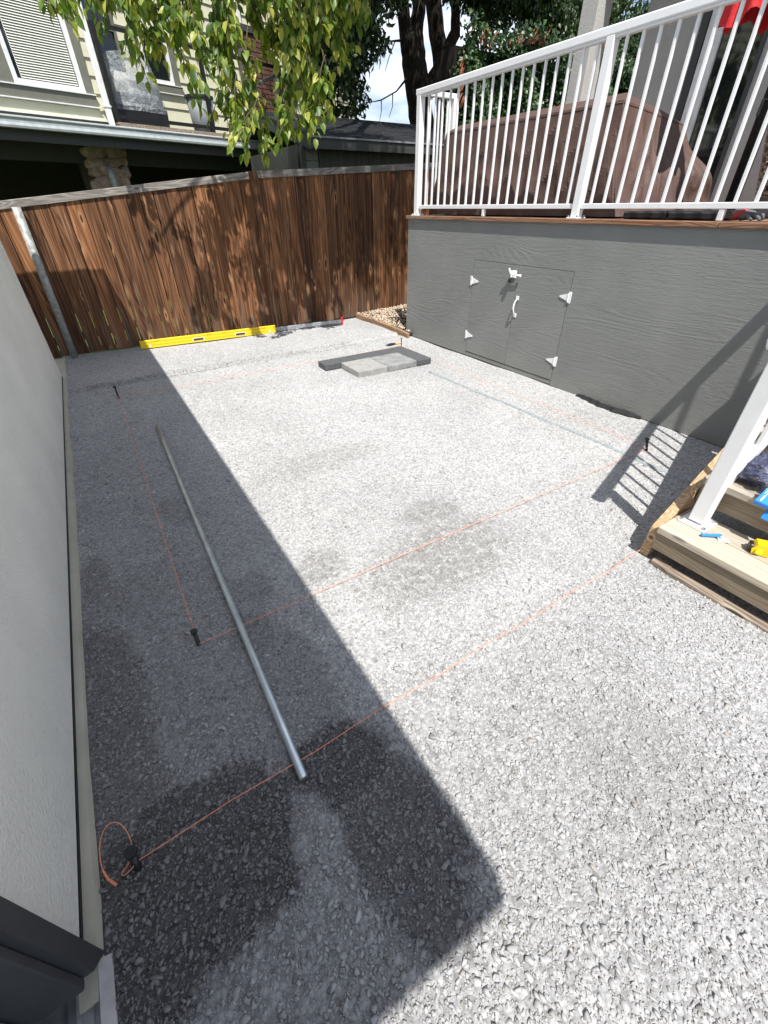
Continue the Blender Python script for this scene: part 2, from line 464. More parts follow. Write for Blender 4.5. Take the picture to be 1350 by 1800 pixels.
M['paver_dark'] = simple("charcoal_paver", (0.085, 0.088, 0.092), 0.88, var=0.3, scale=55, bump=0.5, bscale=240, bdist=0.003)
M['paver_light'] = simple("light_grey_paver", (0.30, 0.30, 0.285), 0.88, var=0.16, scale=16, bump=0.35, bscale=240, bdist=0.002)
M['paver_mid'] = simple("mid_grey_paver", (0.235, 0.24, 0.24), 0.88, var=0.28, scale=12, bump=0.35, bscale=240, bdist=0.002)
M['yellow'] = simple("yellow_enamel", (0.80, 0.58, 0.015), 0.36, var=0.05, bump=0.03)
M['red_plastic'] = simple("red_plastic", (0.55, 0.02, 0.02), 0.4, var=0.1)
M['grey_alu'] = simple("grey_anodised", (0.42, 0.45, 0.48), 0.4, 0.6)
M['dark_hole'] = simple("dark_grip", (0.05, 0.02, 0.02), 0.6)
M['black_print'] = simple("black_print", (0.03, 0.025, 0.02), 0.6)
M['vial'] = simple("vial_white", (0.75, 0.75, 0.7), 0.2)
M['string'] = simple("orange_string", (0.90, 0.30, 0.15), 0.8, var=0.2, scale=300)
M['pale_wood'] = simple("pale_handle", (0.75, 0.40, 0.16), 0.6)
M['black_plastic'] = simple("black_plastic", (0.018, 0.018, 0.02), 0.45)
M['blue_plastic'] = simple("blue_plastic", (0.03, 0.22, 0.62), 0.4)
M['white_paper'] = simple("white_label", (0.82, 0.82, 0.82), 0.6, var=0.04)
M['blue_card'] = simple("blue_card", (0.03, 0.24, 0.72), 0.45, var=0.05)
M['tool_yellow'] = simple("tool_yellow", (0.80, 0.50, 0.01), 0.4)
M['lime'] = simple("lime_vial", (0.62, 0.72, 0.02), 0.4)
M['brown_fabric'] = None

def fabric(name, c, bscale=700, wr=9, rough=0.75, sheen=0.0, bs=0.5):
    t = NT(name)
    v = t.coords('Object')
    n = t.noise(v, wr, 4, 0.55, 0.5)
    f = t.noise(v, bscale, 2)
    cc = t.ramp(n, [(0.3, tuple(x * 0.88 for x in c)), (0.7, tuple(x * 1.1 for x in c))])
    nm = t.bump(n, bs, 0.03)
    nm = t.bump(f, 0.15, 0.001, nm)
    mt = t.set(cc, rough, nm, spec=0.4)
    return mt
M['brown_fabric'] = fabric("brown_cover_fabric", (0.098, 0.058, 0.047), wr=7, rough=0.6, bs=0.25)
M['red_fabric'] = fabric("red_canopy_fabric", (0.62, 0.025, 0.03), wr=9)
M['navy'] = fabric("navy_cloth", (0.028, 0.034, 0.085), wr=22, rough=0.5)
M['grey_glove'] = fabric("grey_glove_fabric", (0.13, 0.14, 0.15), wr=40)
M['red_glove'] = fabric("red_glove_fabric", (0.50, 0.06, 0.06), wr=40)
M['taupe'] = fabric("taupe_cushion", (0.20, 0.185, 0.165), wr=20)
M['wicker_dark'] = simple("wicker_dark", (0.05, 0.042, 0.038), 0.55)
M['wicker_light'] = simple("wicker_tan", (0.36, 0.29, 0.21), 0.55)

def glass_dark():
    t = NT("window_glass")
    n = t.noise(t.world(), 1.3, 3)
    t.set((0.012, 0.016, 0.018), 0.04, t.bump(n, 0.03, 0.02), spec=0.7)
    return t.mat
M['glass'] = glass_dark()

def plastic_film():
    t = NT("clear_film")
    n = t.noise(t.coords('Object'), 13, 5, 0.6, 0.8)
    nm = t.bump(n, 1.0, 0.05)
    t.set((0.50, 0.54, 0.57), 0.26, nm, spec=0.6)
    tr = t.new('ShaderNodeBsdfTransparent')
    mx = t.new('ShaderNodeMixShader')
    f = t.ramp(n, [(0.35, (0.10, 0.10, 0.10)), (0.7, (0.55, 0.55, 0.55))])
    t.link(f, mx.inputs[0])
    t.link(tr.outputs[0], mx.inputs[1])
    t.link(t.p.outputs[0], mx.inputs[2])
    t.link(mx.outputs[0], t.out.inputs[0])
    return t.mat
M['film'] = plastic_film()
def bag_film():
    t = NT("clear_bag")
    n = t.noise(t.coords('Object'), 26, 5, 0.6, 0.8)
    nm = t.bump(n, 1.0, 0.03)
    gl = t.new('ShaderNodeBsdfGlossy')
    gl.inputs['Roughness'].default_value = 0.22
    t.link(nm, gl.inputs['Normal'])
    tr = t.new('ShaderNodeBsdfTransparent')
    mx = t.new('ShaderNodeMixShader')
    mx.inputs[0].default_value = 0.07
    t.link(tr.outputs[0], mx.inputs[1])
    t.link(gl.outputs[0], mx.inputs[2])
    t.link(mx.outputs[0], t.out.inputs[0])
    return t.mat
M['bag'] = bag_film()

M['siding'] = simple("cream_siding", (0.60, 0.59, 0.44), 0.6, var=0.06, scale=6, bump=0.15, bscale=80)
M['greytrim'] = simple("olive_grey_trim", (0.155, 0.155, 0.125), 0.6, var=0.1, scale=9)
M['dripwhite'] = simple("white_flashing", (0.72, 0.73, 0.72), 0.4)
M['vinyl'] = simple("white_vinyl", (0.78, 0.79, 0.78), 0.4)
M['blind'] = simple("cream_blind", (0.66, 0.67, 0.60), 0.5, var=0.04)
M['gutter'] = simple("grey_gutter", (0.44, 0.48, 0.48), 0.35, 0.2)
M['bin_grey'] = simple("bin_grey", (0.20, 0.215, 0.225), 0.5)
M['soffit'] = simple("dark_fascia", (0.055, 0.057, 0.052), 0.6)
M['carport'] = simple("carport_dark", (0.06, 0.058, 0.04), 0.8)
M['stonecol'] = simple("river_stone", (0.36, 0.26, 0.20), 0.85, var=0.4, scale=9, bump=0.6, bscale=30, bdist=0.02)
M['mortar'] = simple("stone_mortar", (0.09, 0.075, 0.06), 0.95)
M['brick'] = simple("red_brick", (0.115, 0.052, 0.036), 0.85, var=0.3, scale=12, bump=0.4, bscale=80)
M['brick_mortar'] = simple("brick_mortar", (0.10, 0.085, 0.075), 0.95)
M['sage'] = simple("sage_siding", (0.17, 0.18, 0.135), 0.7, var=0.08)
def t111():
    t = NT("shed_plywood")
    v = t.coords('Object', (1, 1, 0.06))
    n = t.noise(v, 30, 5, 0.6)
    c = t.ramp(n, [(0.3, (0.040, 0.043, 0.030)), (0.7, (0.085, 0.085, 0.062))])
    return t.set(c, 0.8, t.bump(n, 0.4, 0.004))
M['t111'] = t111()
M['shingle'] = simple("dark_shingle", (0.016, 0.018, 0.022), 0.95, var=0.4, scale=30, bump=0.6, bscale=120)
M['shedtrim'] = simple("shed_trim", (0.045, 0.048, 0.042), 0.6)
M['flash'] = simple("grey_drip_edge", (0.22, 0.22, 0.23), 0.5)
def bark_mat():
    t = NT("furrowed_bark")
    v = t.coords('Object', (1, 1, 0.16))
    n = t.noise(v, 16, 6, 0.65, 0.8)
    c = t.ramp(n, [(0.32, (0.008, 0.0065, 0.005)), (0.55, (0.026, 0.021, 0.017)), (0.75, (0.06, 0.05, 0.042))])
    return t.set(c, 0.95, t.bump(n, 1.0, 0.05), spec=0.15)
M['bark'] = bark_mat()
M['twig'] = simple("twig", (0.10, 0.075, 0.05), 0.8)
M['orange_stem'] = simple("orange_stem", (0.32, 0.10, 0.04), 0.7)

def leaf_mat(name, stops, attr=True, trans=0.45):
    t = NT(name)
    if attr:
        a = t.new('ShaderNodeAttribute', attribute_name='shade').outputs['Fac']
    else:
        a = t.new('ShaderNodeObjectInfo').outputs['Random']
    c = t.ramp(a, stops)
    c2 = t.mix(0.35, c, t.ramp(t.noise(t.world(), 60, 3), [(0.3, (0.6, 0.6, 0.5)), (0.7, (1.2, 1.2, 1.1))]), 'MULTIPLY')
    t.set(c2, 0.42, spec=0.45)
    tl = t.new('ShaderNodeBsdfTranslucent')
    t.link(t.mix(1.0, c2, (1.5, 1.6, 0.7), 'MULTIPLY'), tl.inputs['Color'])
    mx = t.new('ShaderNodeMixShader')
    mx.inputs[0].default_value = trans
    t.link(t.p.outputs[0], mx.inputs[1])
    t.link(tl.outputs[0], mx.inputs[2])
    t.link(mx.outputs[0], t.out.inputs[0])
    return t.mat
BR = [(0.0, (0.05, 0.105, 0.016)), (0.35, (0.12, 0.20, 0.028)), (0.7, (0.26, 0.33, 0.05)), (1.0, (0.55, 0.52, 0.12))]
DK = [(0.0, (0.012, 0.028, 0.009)), (0.5, (0.028, 0.055, 0.015)), (1.0, (0.055, 0.09, 0.025))]  # crown leaves darkened in colour to stand for their shade
M['leaf_one'] = leaf_mat("bright_leaf", BR, attr=False)
M['leaf_bright'] = leaf_mat("bright_foliage", BR)
M['leaf_shaded'] = leaf_mat("shaded_foliage", DK, trans=0.25)
M['leaf_ivy'] = leaf_mat("ivy_foliage", [(0.0, (0.015, 0.04, 0.012)), (0.5, (0.045, 0.10, 0.03)), (1.0, (0.10, 0.17, 0.06))], trans=0.2)
M['chips'] = simple("pale_wood_chips", (0.50, 0.40, 0.30), 0.9, var=0.3, scale=40)
M['soil'] = simple("dark_soil", (0.045, 0.036, 0.028), 0.95, var=0.4, scale=20, bump=0.8, bscale=60, bdist=0.02)

# ------------------------------------------------------------------ builders
WM = {}
def meta(o, label=None, cat=None, group=None, kind=None):
    if label: o['label'] = label
    if cat: o['category'] = cat
    if group: o['group'] = group
    if kind: o['kind'] = kind
    return o

def link(name, data, parent=None, mat=Matrix()):
    o = bpy.data.objects.new(name, data)
    col.objects.link(o)
    WM[o.name] = mat.copy()
    if parent is not None:
        o.parent = parent
        o.matrix_parent_inverse = WM[parent.name].inverted()
    o.matrix_basis = mat
    return o

def thing(name, label, cat, loc=(0, 0, 0), group=None, kind=None, rz=0.0):
    o = link(name, None, None, Matrix.Translation(loc) @ Matrix.Rotation(rz, 4, 'Z'))
    o.empty_display_size = 0.1
    return meta(o, label, cat, group, kind)

class MB:
    """Collects shapes (world or local coordinates) into one mesh."""
    def __init__(s):
        s.v, s.f = [], []
    def add(s, vs, fs):
        b = len(s.v)
        s.v += [tuple(x) for x in vs]
        s.f += [tuple(i + b for i in q) for q in fs]
        return s
    def box(s, c, d, rot=None, ch=0.0):
        hx, hy, hz = (x / 2 for x in d)
        c = Vector(c)
        ch = min(ch, hx * 0.45, hy * 0.45, hz * 0.45)
        if ch <= 0:
            vs = [Vector((x, y, z)) for x in (-hx, hx) for y in (-hy, hy) for z in (-hz, hz)]
            fs = [(0, 1, 3, 2), (4, 6, 7, 5), (0, 4, 5, 1), (2, 3, 7, 6), (0, 2, 6, 4), (1, 5, 7, 3)]
        else:
            bm = bmesh.new()
            bmesh.ops.create_cube(bm, size=1.0)
            for v in bm.verts:
                v.co = Vector((v.co.x * hx * 2, v.co.y * hy * 2, v.co.z * hz * 2))
            bmesh.ops.bevel(bm, geom=bm.edges[:], offset=ch, segments=1, affect='EDGES')
            bm.verts.index_update()
            vs = [v.co.copy() for v in bm.verts]
            fs = [tuple(v.index for v in f.verts) for f in bm.faces]
            bm.free()
        if rot is not None:
            vs = [rot @ v for v in vs]
        return s.add([v + c for v in vs], fs)
    def prism(s, poly, fn):
        """poly: 2-D outline; fn(p, k) gives the 3-D point for k = 0 and 1."""
        n = len(poly)
        vs = [fn(p, 0) for p in poly] + [fn(p, 1) for p in poly]
        fs = [tuple(range(n - 1, -1, -1)), tuple(range(n, 2 * n))]
        fs += [(i, (i + 1) % n, n + (i + 1) % n, n + i) for i in range(n)]
        return s.add(vs, fs)
    def tube(s, pts, r, n=8, caps=True):
        pts = [Vector(p) for p in pts]
        rr = r if isinstance(r, (list, tuple)) else [r] * len(pts)
        rings = []
        up = Vector((0, 0, 1))
        for i, p in enumerate(pts):
            d = (pts[min(i + 1, len(pts) - 1)] - pts[max(i - 1, 0)]).normalized()
            if i == 0:
                a = d.cross(up)
                if a.length < 0.05:
                    a = d.cross(Vector((1, 0, 0)))
                a.normalize()
            else:
                a = (a - d * a.dot(d)).normalized()
            b = d.cross(a)
            rings.append([p + (a * math.cos(2 * math.pi * k / n) + b * math.sin(2 * math.pi * k / n)) * rr[i] for k in range(n)])
        vs = [v for ring in rings for v in ring]
        fs = []
        for i in range(len(pts) - 1):
            for k in range(n):
                fs.append((i * n + k, i * n + (k + 1) % n, (i + 1) * n + (k + 1) % n, (i + 1) * n + k))
        if caps:
            fs.append(tuple(range(n - 1, -1, -1)))
            fs.append(tuple(range((len(pts) - 1) * n, len(pts) * n)))
        return s.add(vs, fs)
    def mesh(s, name, mat, smooth=False):
        me = bpy.data.meshes.new(name)
        me.from_pydata(s.v, [], s.f)
        bm = bmesh.new()
        bm.from_mesh(me)
        bmesh.ops.recalc_face_normals(bm, faces=bm.faces[:])
        bm.to_mesh(me)
        bm.free()
        if mat is not None:
            me.materials.append(mat)
        if smooth:
            me.polygons.foreach_set('use_smooth', [True] * len(me.polygons))
        me.update()
        return me
    def build(s, name, mat, parent=None, at=None, smooth=False, **kw):
        """Mesh at world coordinates; 'at' becomes the object's origin."""
        M4 = Matrix.Translation(at) if at is not None else Matrix()
        if at is not None:
            a = Vector(at)
            s.v = [tuple(Vector(p) - a) for p in s.v]
        o = link(name, s.mesh(name, mat, smooth), parent, M4)
        return meta(o, **kw)

def box(name, c, d, mat, parent=None, ch=0.0, rot=None, **kw):
    b = MB().box((0, 0, 0), d, rot, ch)
    o = link(name, b.mesh(name, mat), parent, Matrix.Translation(c))
    return meta(o, **kw)

def quads_mesh(name, verts, faces_tri, mat, attr=None, smooth=False):
    me = bpy.data.meshes.new(name)
    nv, nf = len(verts), len(faces_tri)
    me.vertices.add(nv)
    me.vertices.foreach_set('co', np.asarray(verts, np.float32).ravel())
    me.loops.add(nf * 3)
    me.loops.foreach_set('vertex_index', np.asarray(faces_tri, np.int32).ravel())
    me.polygons.add(nf)
    me.polygons.foreach_set('loop_start', np.arange(0, nf * 3, 3, dtype=np.int32))
    me.polygons.foreach_set('loop_total', np.full(nf, 3, dtype=np.int32))
    if attr is not None:
        a = me.attributes.new('shade', 'FLOAT', 'POINT')
        a.data.foreach_set('value', np.asarray(attr, np.float32))
    me.materials.append(mat)
    me.update(calc_edges=True)
    me.validate()
    if smooth:
        me.polygons.foreach_set('use_smooth', [True] * nf)
    return me

# ================================================================== SETTING: ground
g = MB()
g.add([(-300, -300, -0.09), (300, -300, -0.09), (300, 300, -0.09), (-300, 300, -0.09)], [(0, 1, 2, 3)])
g.build("ground", M['lawn'], kind='structure')

def gz(x, y):
    """Height of the raked gravel surface: soft lumps and two raked furrows."""
    x = np.asarray(x, float); y = np.asarray(y, float)
    z = 0.006 * np.sin(1.9 * x + 0.7 * y) * np.sin(1.3 * y - 0.6 * x + 1) + 0.004 * np.sin(4.1 * x - 2.2 * y) + 0.003 * np.sin(7.3 * y + 3.1 * x)
    f = y - (5.02 + 0.02 * x + 0.03 * np.sin(2.3 * x))
    z += -0.020 * np.exp(-(f / 0.035) ** 2) + 0.012 * np.exp(-((f - 0.08) / 0.05) ** 2)
    return z

nx, ny = 84, 192
xs = np.linspace(-0.50, 3.56, nx)
ys = np.linspace(-2.6, 6.46, ny)
X, Y = np.meshgrid(xs, ys)
Z = gz(X, Y)
vv = np.stack([X.ravel(), Y.ravel(), Z.ravel()], 1)
idx = np.arange(nx * ny).reshape(ny, nx)
q = np.stack([idx[:-1, :-1], idx[:-1, 1:], idx[1:, 1:], idx[1:, :-1]], -1).reshape(-1, 4)
tri = np.concatenate([q[:, [0, 1, 2]], q[:, [0, 2, 3]]])
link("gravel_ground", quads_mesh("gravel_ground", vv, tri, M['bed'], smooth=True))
meta(bpy.data.objects["gravel_ground"], kind='structure')
box("soil_under_deck", (5.5, 2.0, -0.06), (3.8, 9.0, 0.04), M['soil'], kind='structure')

# crushed stones lying on the bed
def stone_templates(k=5):
    out = []
    for i in range(k):
        r = np.random.default_rng(100 + i)
        bm = bmesh.new()
        for p in r.normal(size=(9, 3)):
            p = p / np.linalg.norm(p) * r.uniform(0.8, 1.0)
            bm.verts.new(p)
        bmesh.ops.convex_hull(bm, input=bm.verts[:])
        bmesh.ops.triangulate(bm, faces=bm.faces[:])
        loose = [v for v in bm.verts if not v.link_faces]
        bmesh.ops.delete(bm, geom=loose, context='VERTS')
        bm.verts.index_update()
        out.append((np.array([v.co[:] for v in bm.verts]), np.array([[v.index for v in f.verts] for f in bm.faces])))
        bm.free()
    return out

def rot_mats(yaw, tx, ty):
    n = len(yaw)
    c, s_ = np.cos(yaw), np.sin(yaw)
    Rz = np.zeros((n, 3, 3)); Rz[:, 0, 0] = c; Rz[:, 0, 1] = -s_; Rz[:, 1, 0] = s_; Rz[:, 1, 1] = c; Rz[:, 2, 2] = 1
    c, s_ = np.cos(tx), np.sin(tx)
    Rx = np.zeros((n, 3, 3)); Rx[:, 0, 0] = 1; Rx[:, 1, 1] = c; Rx[:, 1, 2] = -s_; Rx[:, 2, 1] = s_; Rx[:, 2, 2] = c
    c, s_ = np.cos(ty), np.sin(ty)
    Ry = np.zeros((n, 3, 3)); Ry[:, 1, 1] = 1; Ry[:, 0, 0] = c; Ry[:, 0, 2] = s_; Ry[:, 2, 0] = -s_; Ry[:, 2, 2] = c
    return Rz @ Rx @ Ry

def scatter(pos, size, flat, templates, shade, tilt=0.5, seed=3, elong=(0.75, 1.35)):
    r = np.random.default_rng(seed)
    V, F, A = [], [], []
    off = 0
    tid = r.integers(0, len(templates), len(pos))
    for k, (tv, tf) in enumerate(templates):
        sel = np.where(tid == k)[0]
        n = len(sel)
        if n == 0:
            continue
        sc = np.stack([size[sel] * r.uniform(*elong, n), size[sel] * r.uniform(0.65, 1.0, n), size[sel] * flat * r.uniform(0.7, 1.2, n)], 1)
        Rm = rot_mats(r.uniform(0, 6.283, n), r.normal(0, tilt, n), r.normal(0, tilt, n))
        P = np.einsum('nij,nvj->nvi', Rm, tv[None] * sc[:, None, :]) + pos[sel][:, None, :]
        V.append(P.reshape(-1, 3))
        F.append((tf[None] + (np.arange(n) * len(tv))[:, None, None] + off).reshape(-1, 3))
        A.append(np.repeat(shade[sel], len(tv)))
        off += n * len(tv)
    return np.concatenate(V), np.concatenate(F), np.concatenate(A)

PAVERS = [  # x0, x1, y0, y1 footprints, used to keep stones off them too
    (1.905, 2.268, 4.236, 4.424, 'dark'), (2.274, 2.640, 4.238, 4.426, 'dark'), (2.646, 3.010, 4.240, 4.428, 'dark'),
    (2.828, 3.014, 3.832, 4.232, 'darkv'), (2.092, 2.446, 3.842, 4.230, 'light'), (2.453, 2.822, 3.836, 4.228, 'mid')]
def gravel_points():
    area = 4.0 * 9.0
    n = 760000
    x = rng.uniform(-0.462, 3.50, n); y = rng.uniform(-2.5, 6.38, n)
    d = np.sqrt(x * x + y * y + 1.44 ** 2)
    dens = np.interp(d, [1.4, 1.9, 2.6, 3.6, 5.0, 7.0], [1.0, 0.85, 0.60, 0.34, 0.18, 0.10])
    keep = rng.uniform(0, 1, n) < dens
    # what the camera, or one a step aside, can see
    z = -1.44
    cx = x * CR.x + y * CR.y + z * CR.z
    cy = x * CU.x + y * CU.y + z * CU.z
    cf = x * CF.x + y * CF.y + z * CF.z
    ok = (cf > 0.3)
    u = np.where(ok, cx / np.maximum(cf, 0.3), 9); v = np.where(ok, cy / np.maximum(cf, 0.3), 9)
    keep &= ok & (np.abs(u) < 1.12) & (v > -1.42)
    for x0, x1, y0, y1, _ in PAVERS:
        keep &= ~((x > x0 - 0.006) & (x < x1 + 0.006) & (y > y0 - 0.006) & (y < y1 + 0.006))
    keep &= ~((np.abs(x - (0.136 - 0.046 * (3.69 - y) / 3.06)) < 0.021) & (y > 0.62) & (y < 3.70))
    keep &= ~((np.abs(x - (2.82 + 0.011 * (3.6 - y))) < 0.013) & (y > 0.9) & (y < 3.61))
    keep &= ~((x > 1.93) & (x < 2.02) & (y > 0.63) & (y < 0.72))
    return x[keep], y[keep]
gx, gy = gravel_points()
n = len(gx)
size = np.clip(np.exp(rng.normal(math.log(0.0045), 0.52, n)), 0.0028, 0.0165)
dist = np.sqrt(gx ** 2 + gy ** 2)
size *= np.interp(dist, [0, 0.8, 2.5, 6], [0.92, 0.88, 0.95, 1.10])
kx = 9000                                             # coarser stones turned up along the raked furrow
fx = rng.uniform(-0.3, 2.7, kx); fy = 5.02 + 0.02 * fx + 0.03 * np.sin(2.3 * fx) + rng.normal(0.01, 0.035, kx)
gx = np.concatenate([gx, fx]); gy = np.concatenate([gy, fy])
size = np.concatenate([size, np.clip(np.exp(rng.normal(math.log(0.009), 0.3, kx)), 0.005, 0.018)])
dist = np.concatenate([dist, np.full(kx, 0.3)])
n = len(gx)
pos = np.stack([gx, gy, gz(gx, gy) + size * np.interp(dist, [0, 0.7, 2.0, 4.0], [0.20, 0.10, -0.02, -0.15]) * rng.uniform(0.3, 1.4, n)], 1)
shade = np.clip(rng.normal(0.52, 0.30, n), 0, 1)
V, F, A = scatter(pos, size, 0.62, stone_templates(), shade, 0.45)
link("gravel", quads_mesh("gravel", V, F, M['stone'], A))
meta(bpy.data.objects["gravel"], "loose pale grey crushed gravel covering the whole levelled yard", "gravel", kind='stuff')
print("stones", n, "tris", len(F))

# ================================================================== GARAGE (left)
gar = thing("garage", "white stucco garage wall along the left edge with a charcoal door casing", "garage", (-0.5, 2.0, 0))
WX = -0.50
box("wall", (WX - 0.06, 3.015, 1.195), (0.12, 4.97, 2.31), M['stucco_white'], gar)
box("wall", (WX - 0.06, -0.94, 1.185), (0.12, 0.44, 2.33), M['stucco_white'], gar)
box("wall", (WX - 0.06, -0.10, 2.235), (0.12, 1.14, 0.23), M['stucco_white'], gar)
box("wall", (WX - 2.06, 5.44, 1.185), (3.88, 0.12, 2.33), M['stucco_white'], gar)
fb = MB()
for i in range(30):                                    # foundation edge, slightly uneven where the stones touch it
    y0 = 0.45 + i * 5.85 / 30; y1 = y0 + 5.85 / 30
    xo = 0.026 + 0.0025 * math.sin(i * 1.7)
    xo1 = 0.026 + 0.0025 * math.sin((i + 1) * 1.7)
    fb.add([(WX - 0.1, y0, -0.08), (WX + xo + 0.008, y0, -0.08), (WX + xo + 0.008, y0, -0.005), (WX + xo, y0, 0.022), (WX - 0.1, y0, 0.022),
            (WX - 0.1, y1, -0.08), (WX + xo1 + 0.008, y1, -0.08), (WX + xo1 + 0.008, y1, -0.005), (WX + xo1, y1, 0.022), (WX - 0.1, y1, 0.022)],
           [(1, 6, 7, 2), (2, 7, 8, 3), (3, 8, 9, 4), (0, 1, 2, 3, 4), (5, 9, 8, 7, 6)])
fb.build("foundation", M['concrete'], gar)
box("wall_joint", (WX - 0.030, 3.015, 0.029), (0.064, 4.97, 0.015), M['black_gap'], gar)
# door casing, jamb, door leaf and threshold
MB().prism([(0.529, 0.024), (0.480, 0.098), (0.480, 2.12), (0.529, 2.12)], lambda p, k: (WX - 0.10 + 0.145 * k, p[0], p[1])).build("door_casing", M['casing'], gar)
box("door_jamb", (WX - 0.056, 0.468, 1.11), (0.170, 0.022, 2.02), M['casing'], gar, 0.003)
box("door_casing", (WX - 0.0275, -0.65, 1.06), (0.145, 0.056, 2.12), M['casing'], gar, 0.004)
dl = box("door", (WX - 0.085, -0.08, 1.09), (0.045, 1.07, 2.04), M['door_white'], gar, 0.003)
box("door_edge_strip", (WX - 0.060, 0.43, 1.09), (0.008, 0.008, 2.04), M['casing'], dl)
th = MB()
prof = [(-0.12, 0.0), (-0.12, 0.045), (-0.062, 0.045), (-0.060, 0.054), (-0.048, 0.054), (-0.046, 0.041), (-0.030, 0.041), (-0.028, 0.050), (-0.012, 0.050), (-0.010, 0.034), (0.014, 0.030), (0.018, 0.038), (0.028, 0.038), (0.052, 0.018), (0.056, 0.0)]
th.prism(prof, lambda p, k: (WX + p[0], -0.62 if k == 0 else 0.525, p[1] - 0.018 + 0.0015))
th.build("threshold", M['alu'], gar)
# low hip roof with a gutter edge; only its shadow reaches the picture
EX, EY0, EY1, EZ = -0.115, -1.10, 5.60, 2.30
rf = MB()
rf.box(((EX - 5.03) / 2, (EY0 + EY1) / 2, EZ + 0.055), (EX + 5.03, EY1 - EY0, 0.11))
rf.add([(EX, EY0, EZ + 0.111), (EX, EY1, EZ + 0.111), (-5.03, EY1, EZ + 0.111), (-5.03, EY0, EZ + 0.111), (-2.6, EY0 + 2.4, EZ + 0.9), (-2.6, EY1 - 2.4, EZ + 0.9)],
       [(0, 1, 5, 4), (1, 2, 5), (2, 3, 4, 5), (3, 0, 4)])
rf.build("roof", M['roof_felt'], gar)

# ================================================================== FENCE
fen = thing("wooden_fence", "brown stained vertical board fence closing the far end of the gravel yard", "fence", (2.0, 6.4, 0))
FY = 6.40
def cap_z(x):
    return 1.785 + (x - 2.13) * (0.108 if x < 2.15 else 0.056)
x = -1.35
i = 0
while x < 4.95:
    w = random.uniform(0.132, 0.146)
    gap = random.uniform(0.004, 0.0075) if x < 0.9 else random.uniform(0.002, 0.006)
    if 0.1 < x < 1.2: gap += 0.0015
    zt = cap_z(x + w / 2) - 0.035
    z0 = 0.012 + random.uniform(0, 0.02) if x < 3.5 else -0.03
    yo = random.uniform(-0.004, 0.006)
    b = MB().box((0, 0, 0), (w, 0.019, zt - z0), None, 0.0055)
    lean = random.gauss(0, 0.0018)
    o = link("board", b.mesh("board", M['fence']), fen, Matrix.Translation((x + w / 2, FY + yo, (zt + z0) / 2)) @ Matrix.Rotation(lean, 4, 'Y'))
    x += w + gap
    i += 1
for x0, x1 in ((-1.4, 2.09), (2.19, 4.95)):            # weathered cap rails, and the rails behind the boards
    for nm, dz, dy, hh, dd, mt in (("cap_rail", -0.035, -0.004, 0.070, 0.045, 'cap'), ("back_rail", -0.45, 0.032, 0.085, 0.038, 'fence_post'), ("back_rail", -1.32, 0.032, 0.085, 0.038, 'fence_post')):
        za, zb = cap_z(x0) + dz, cap_z(x1) + dz
        L = math.hypot(x1 - x0, zb - za)
        rot = Matrix.Rotation(-math.atan2(zb - za, x1 - x0), 4, 'Y')
        b = MB().box((0, 0, 0), (L, dd, hh), None, 0.004)
        link(nm, b.mesh(nm, M[mt]), fen, Matrix.Translation(((x0 + x1) / 2, FY + dy, (za + zb) / 2)) @ rot)
pst = MB().tube([(-0.375, 6.335, -0.05), (-0.35, 6.335, 0.8), (-0.335, 6.335, cap_z(-0.34) - 0.062)], 0.038, 16)
pst.build("metal_post", M['galv'], fen, smooth=True, label="grey mottled round steel post near the garage")
for px in (2.14, 4.62):
    box("post", (px, FY - 0.008, (cap_z(px) + 0.01) / 2 - 0.04), (0.078, 0.085, cap_z(px) + 0.07), M['fence'], fen, 0.004)

# chip-covered corner behind the edging board
eb = MB()
ebp = [(3.46, 6.36), (3.475, 5.95), (3.46, 5.5), (3.44, 5.15), (3.40, 4.86)]
for (a, b_), (a2, b2) in zip(ebp[:-1], ebp[1:]):
    eb.add([(a, b_, -0.05), (a + 0.038, b_, -0.05), (a + 0.038, b_, 0.068), (a, b_, 0.062), (a2, b2, -0.05), (a2 + 0.038, b2, -0.05), (a2 + 0.038, b2, 0.064), (a2, b2, 0.058)],
           [(0, 1, 2, 3), (4, 7, 6, 5), (0, 3, 7, 4), (1, 5, 6, 2), (2, 6, 7, 3)])
eb.build("edging_board", M['edging_tan'], label="tan timber edging board holding the wood chips by the far fence corner", category=None) if False else eb.build("edging_board", M['edging_tan'], label="tan timber edging board holding back pale chips in the fence corner", cat="edging board")
cg = MB()
N = 14
for j in range(N + 1):
    for k in range(N + 1):
        xx = 3.49 + 1.6 * k / N; yy = 4.9 + 1.52 * j / N
        cg.v.append((xx, yy, 0.045 + 0.08 * (k / N) * (j / N) + 0.01 * math.sin(xx * 9 + yy * 7)))
for j in range(N):
    for k in range(N):
        a = j * (N + 1) + k
        cg.f.append((a, a + 1, a + N + 2, a + N + 1))
cg.build("soil_corner", M['soil'], smooth=True, kind='structure')
n = 4200
cxp = rng.uniform(3.50, 4.9, n); cyp = rng.uniform(4.95, 6.37, n)
kk = (rng.uniform(0, 1, n) < np.where((cyp < 5.75) & (cxp < 4.05) & (cxp > 3.52 + (5.75 - cyp) * 0.1), 0.85, 1.0)) & ~((np.hypot((cxp - 3.9) / 0.28, (cyp - 5.35) / 0.5) < 1) & (rng.uniform(0, 1, n) < 0.6))
cxp, cyp = cxp[kk], cyp[kk]
n = len(cxp)
cpos = np.stack([cxp, cyp, 0.055 + 0.08 * ((cxp - 3.49) / 1.6) * ((cyp - 4.9) / 1.52) + rng.uniform(0, 0.015, n)], 1)
V, F, A = scatter(cpos, rng.uniform(0.010, 0.024, n), 0.55, stone_templates(3), rng.uniform(0, 1, n), 0.6, 5)
ch = link("wood_chips", quads_mesh("wood_chips", V, F, M['chips'], A))
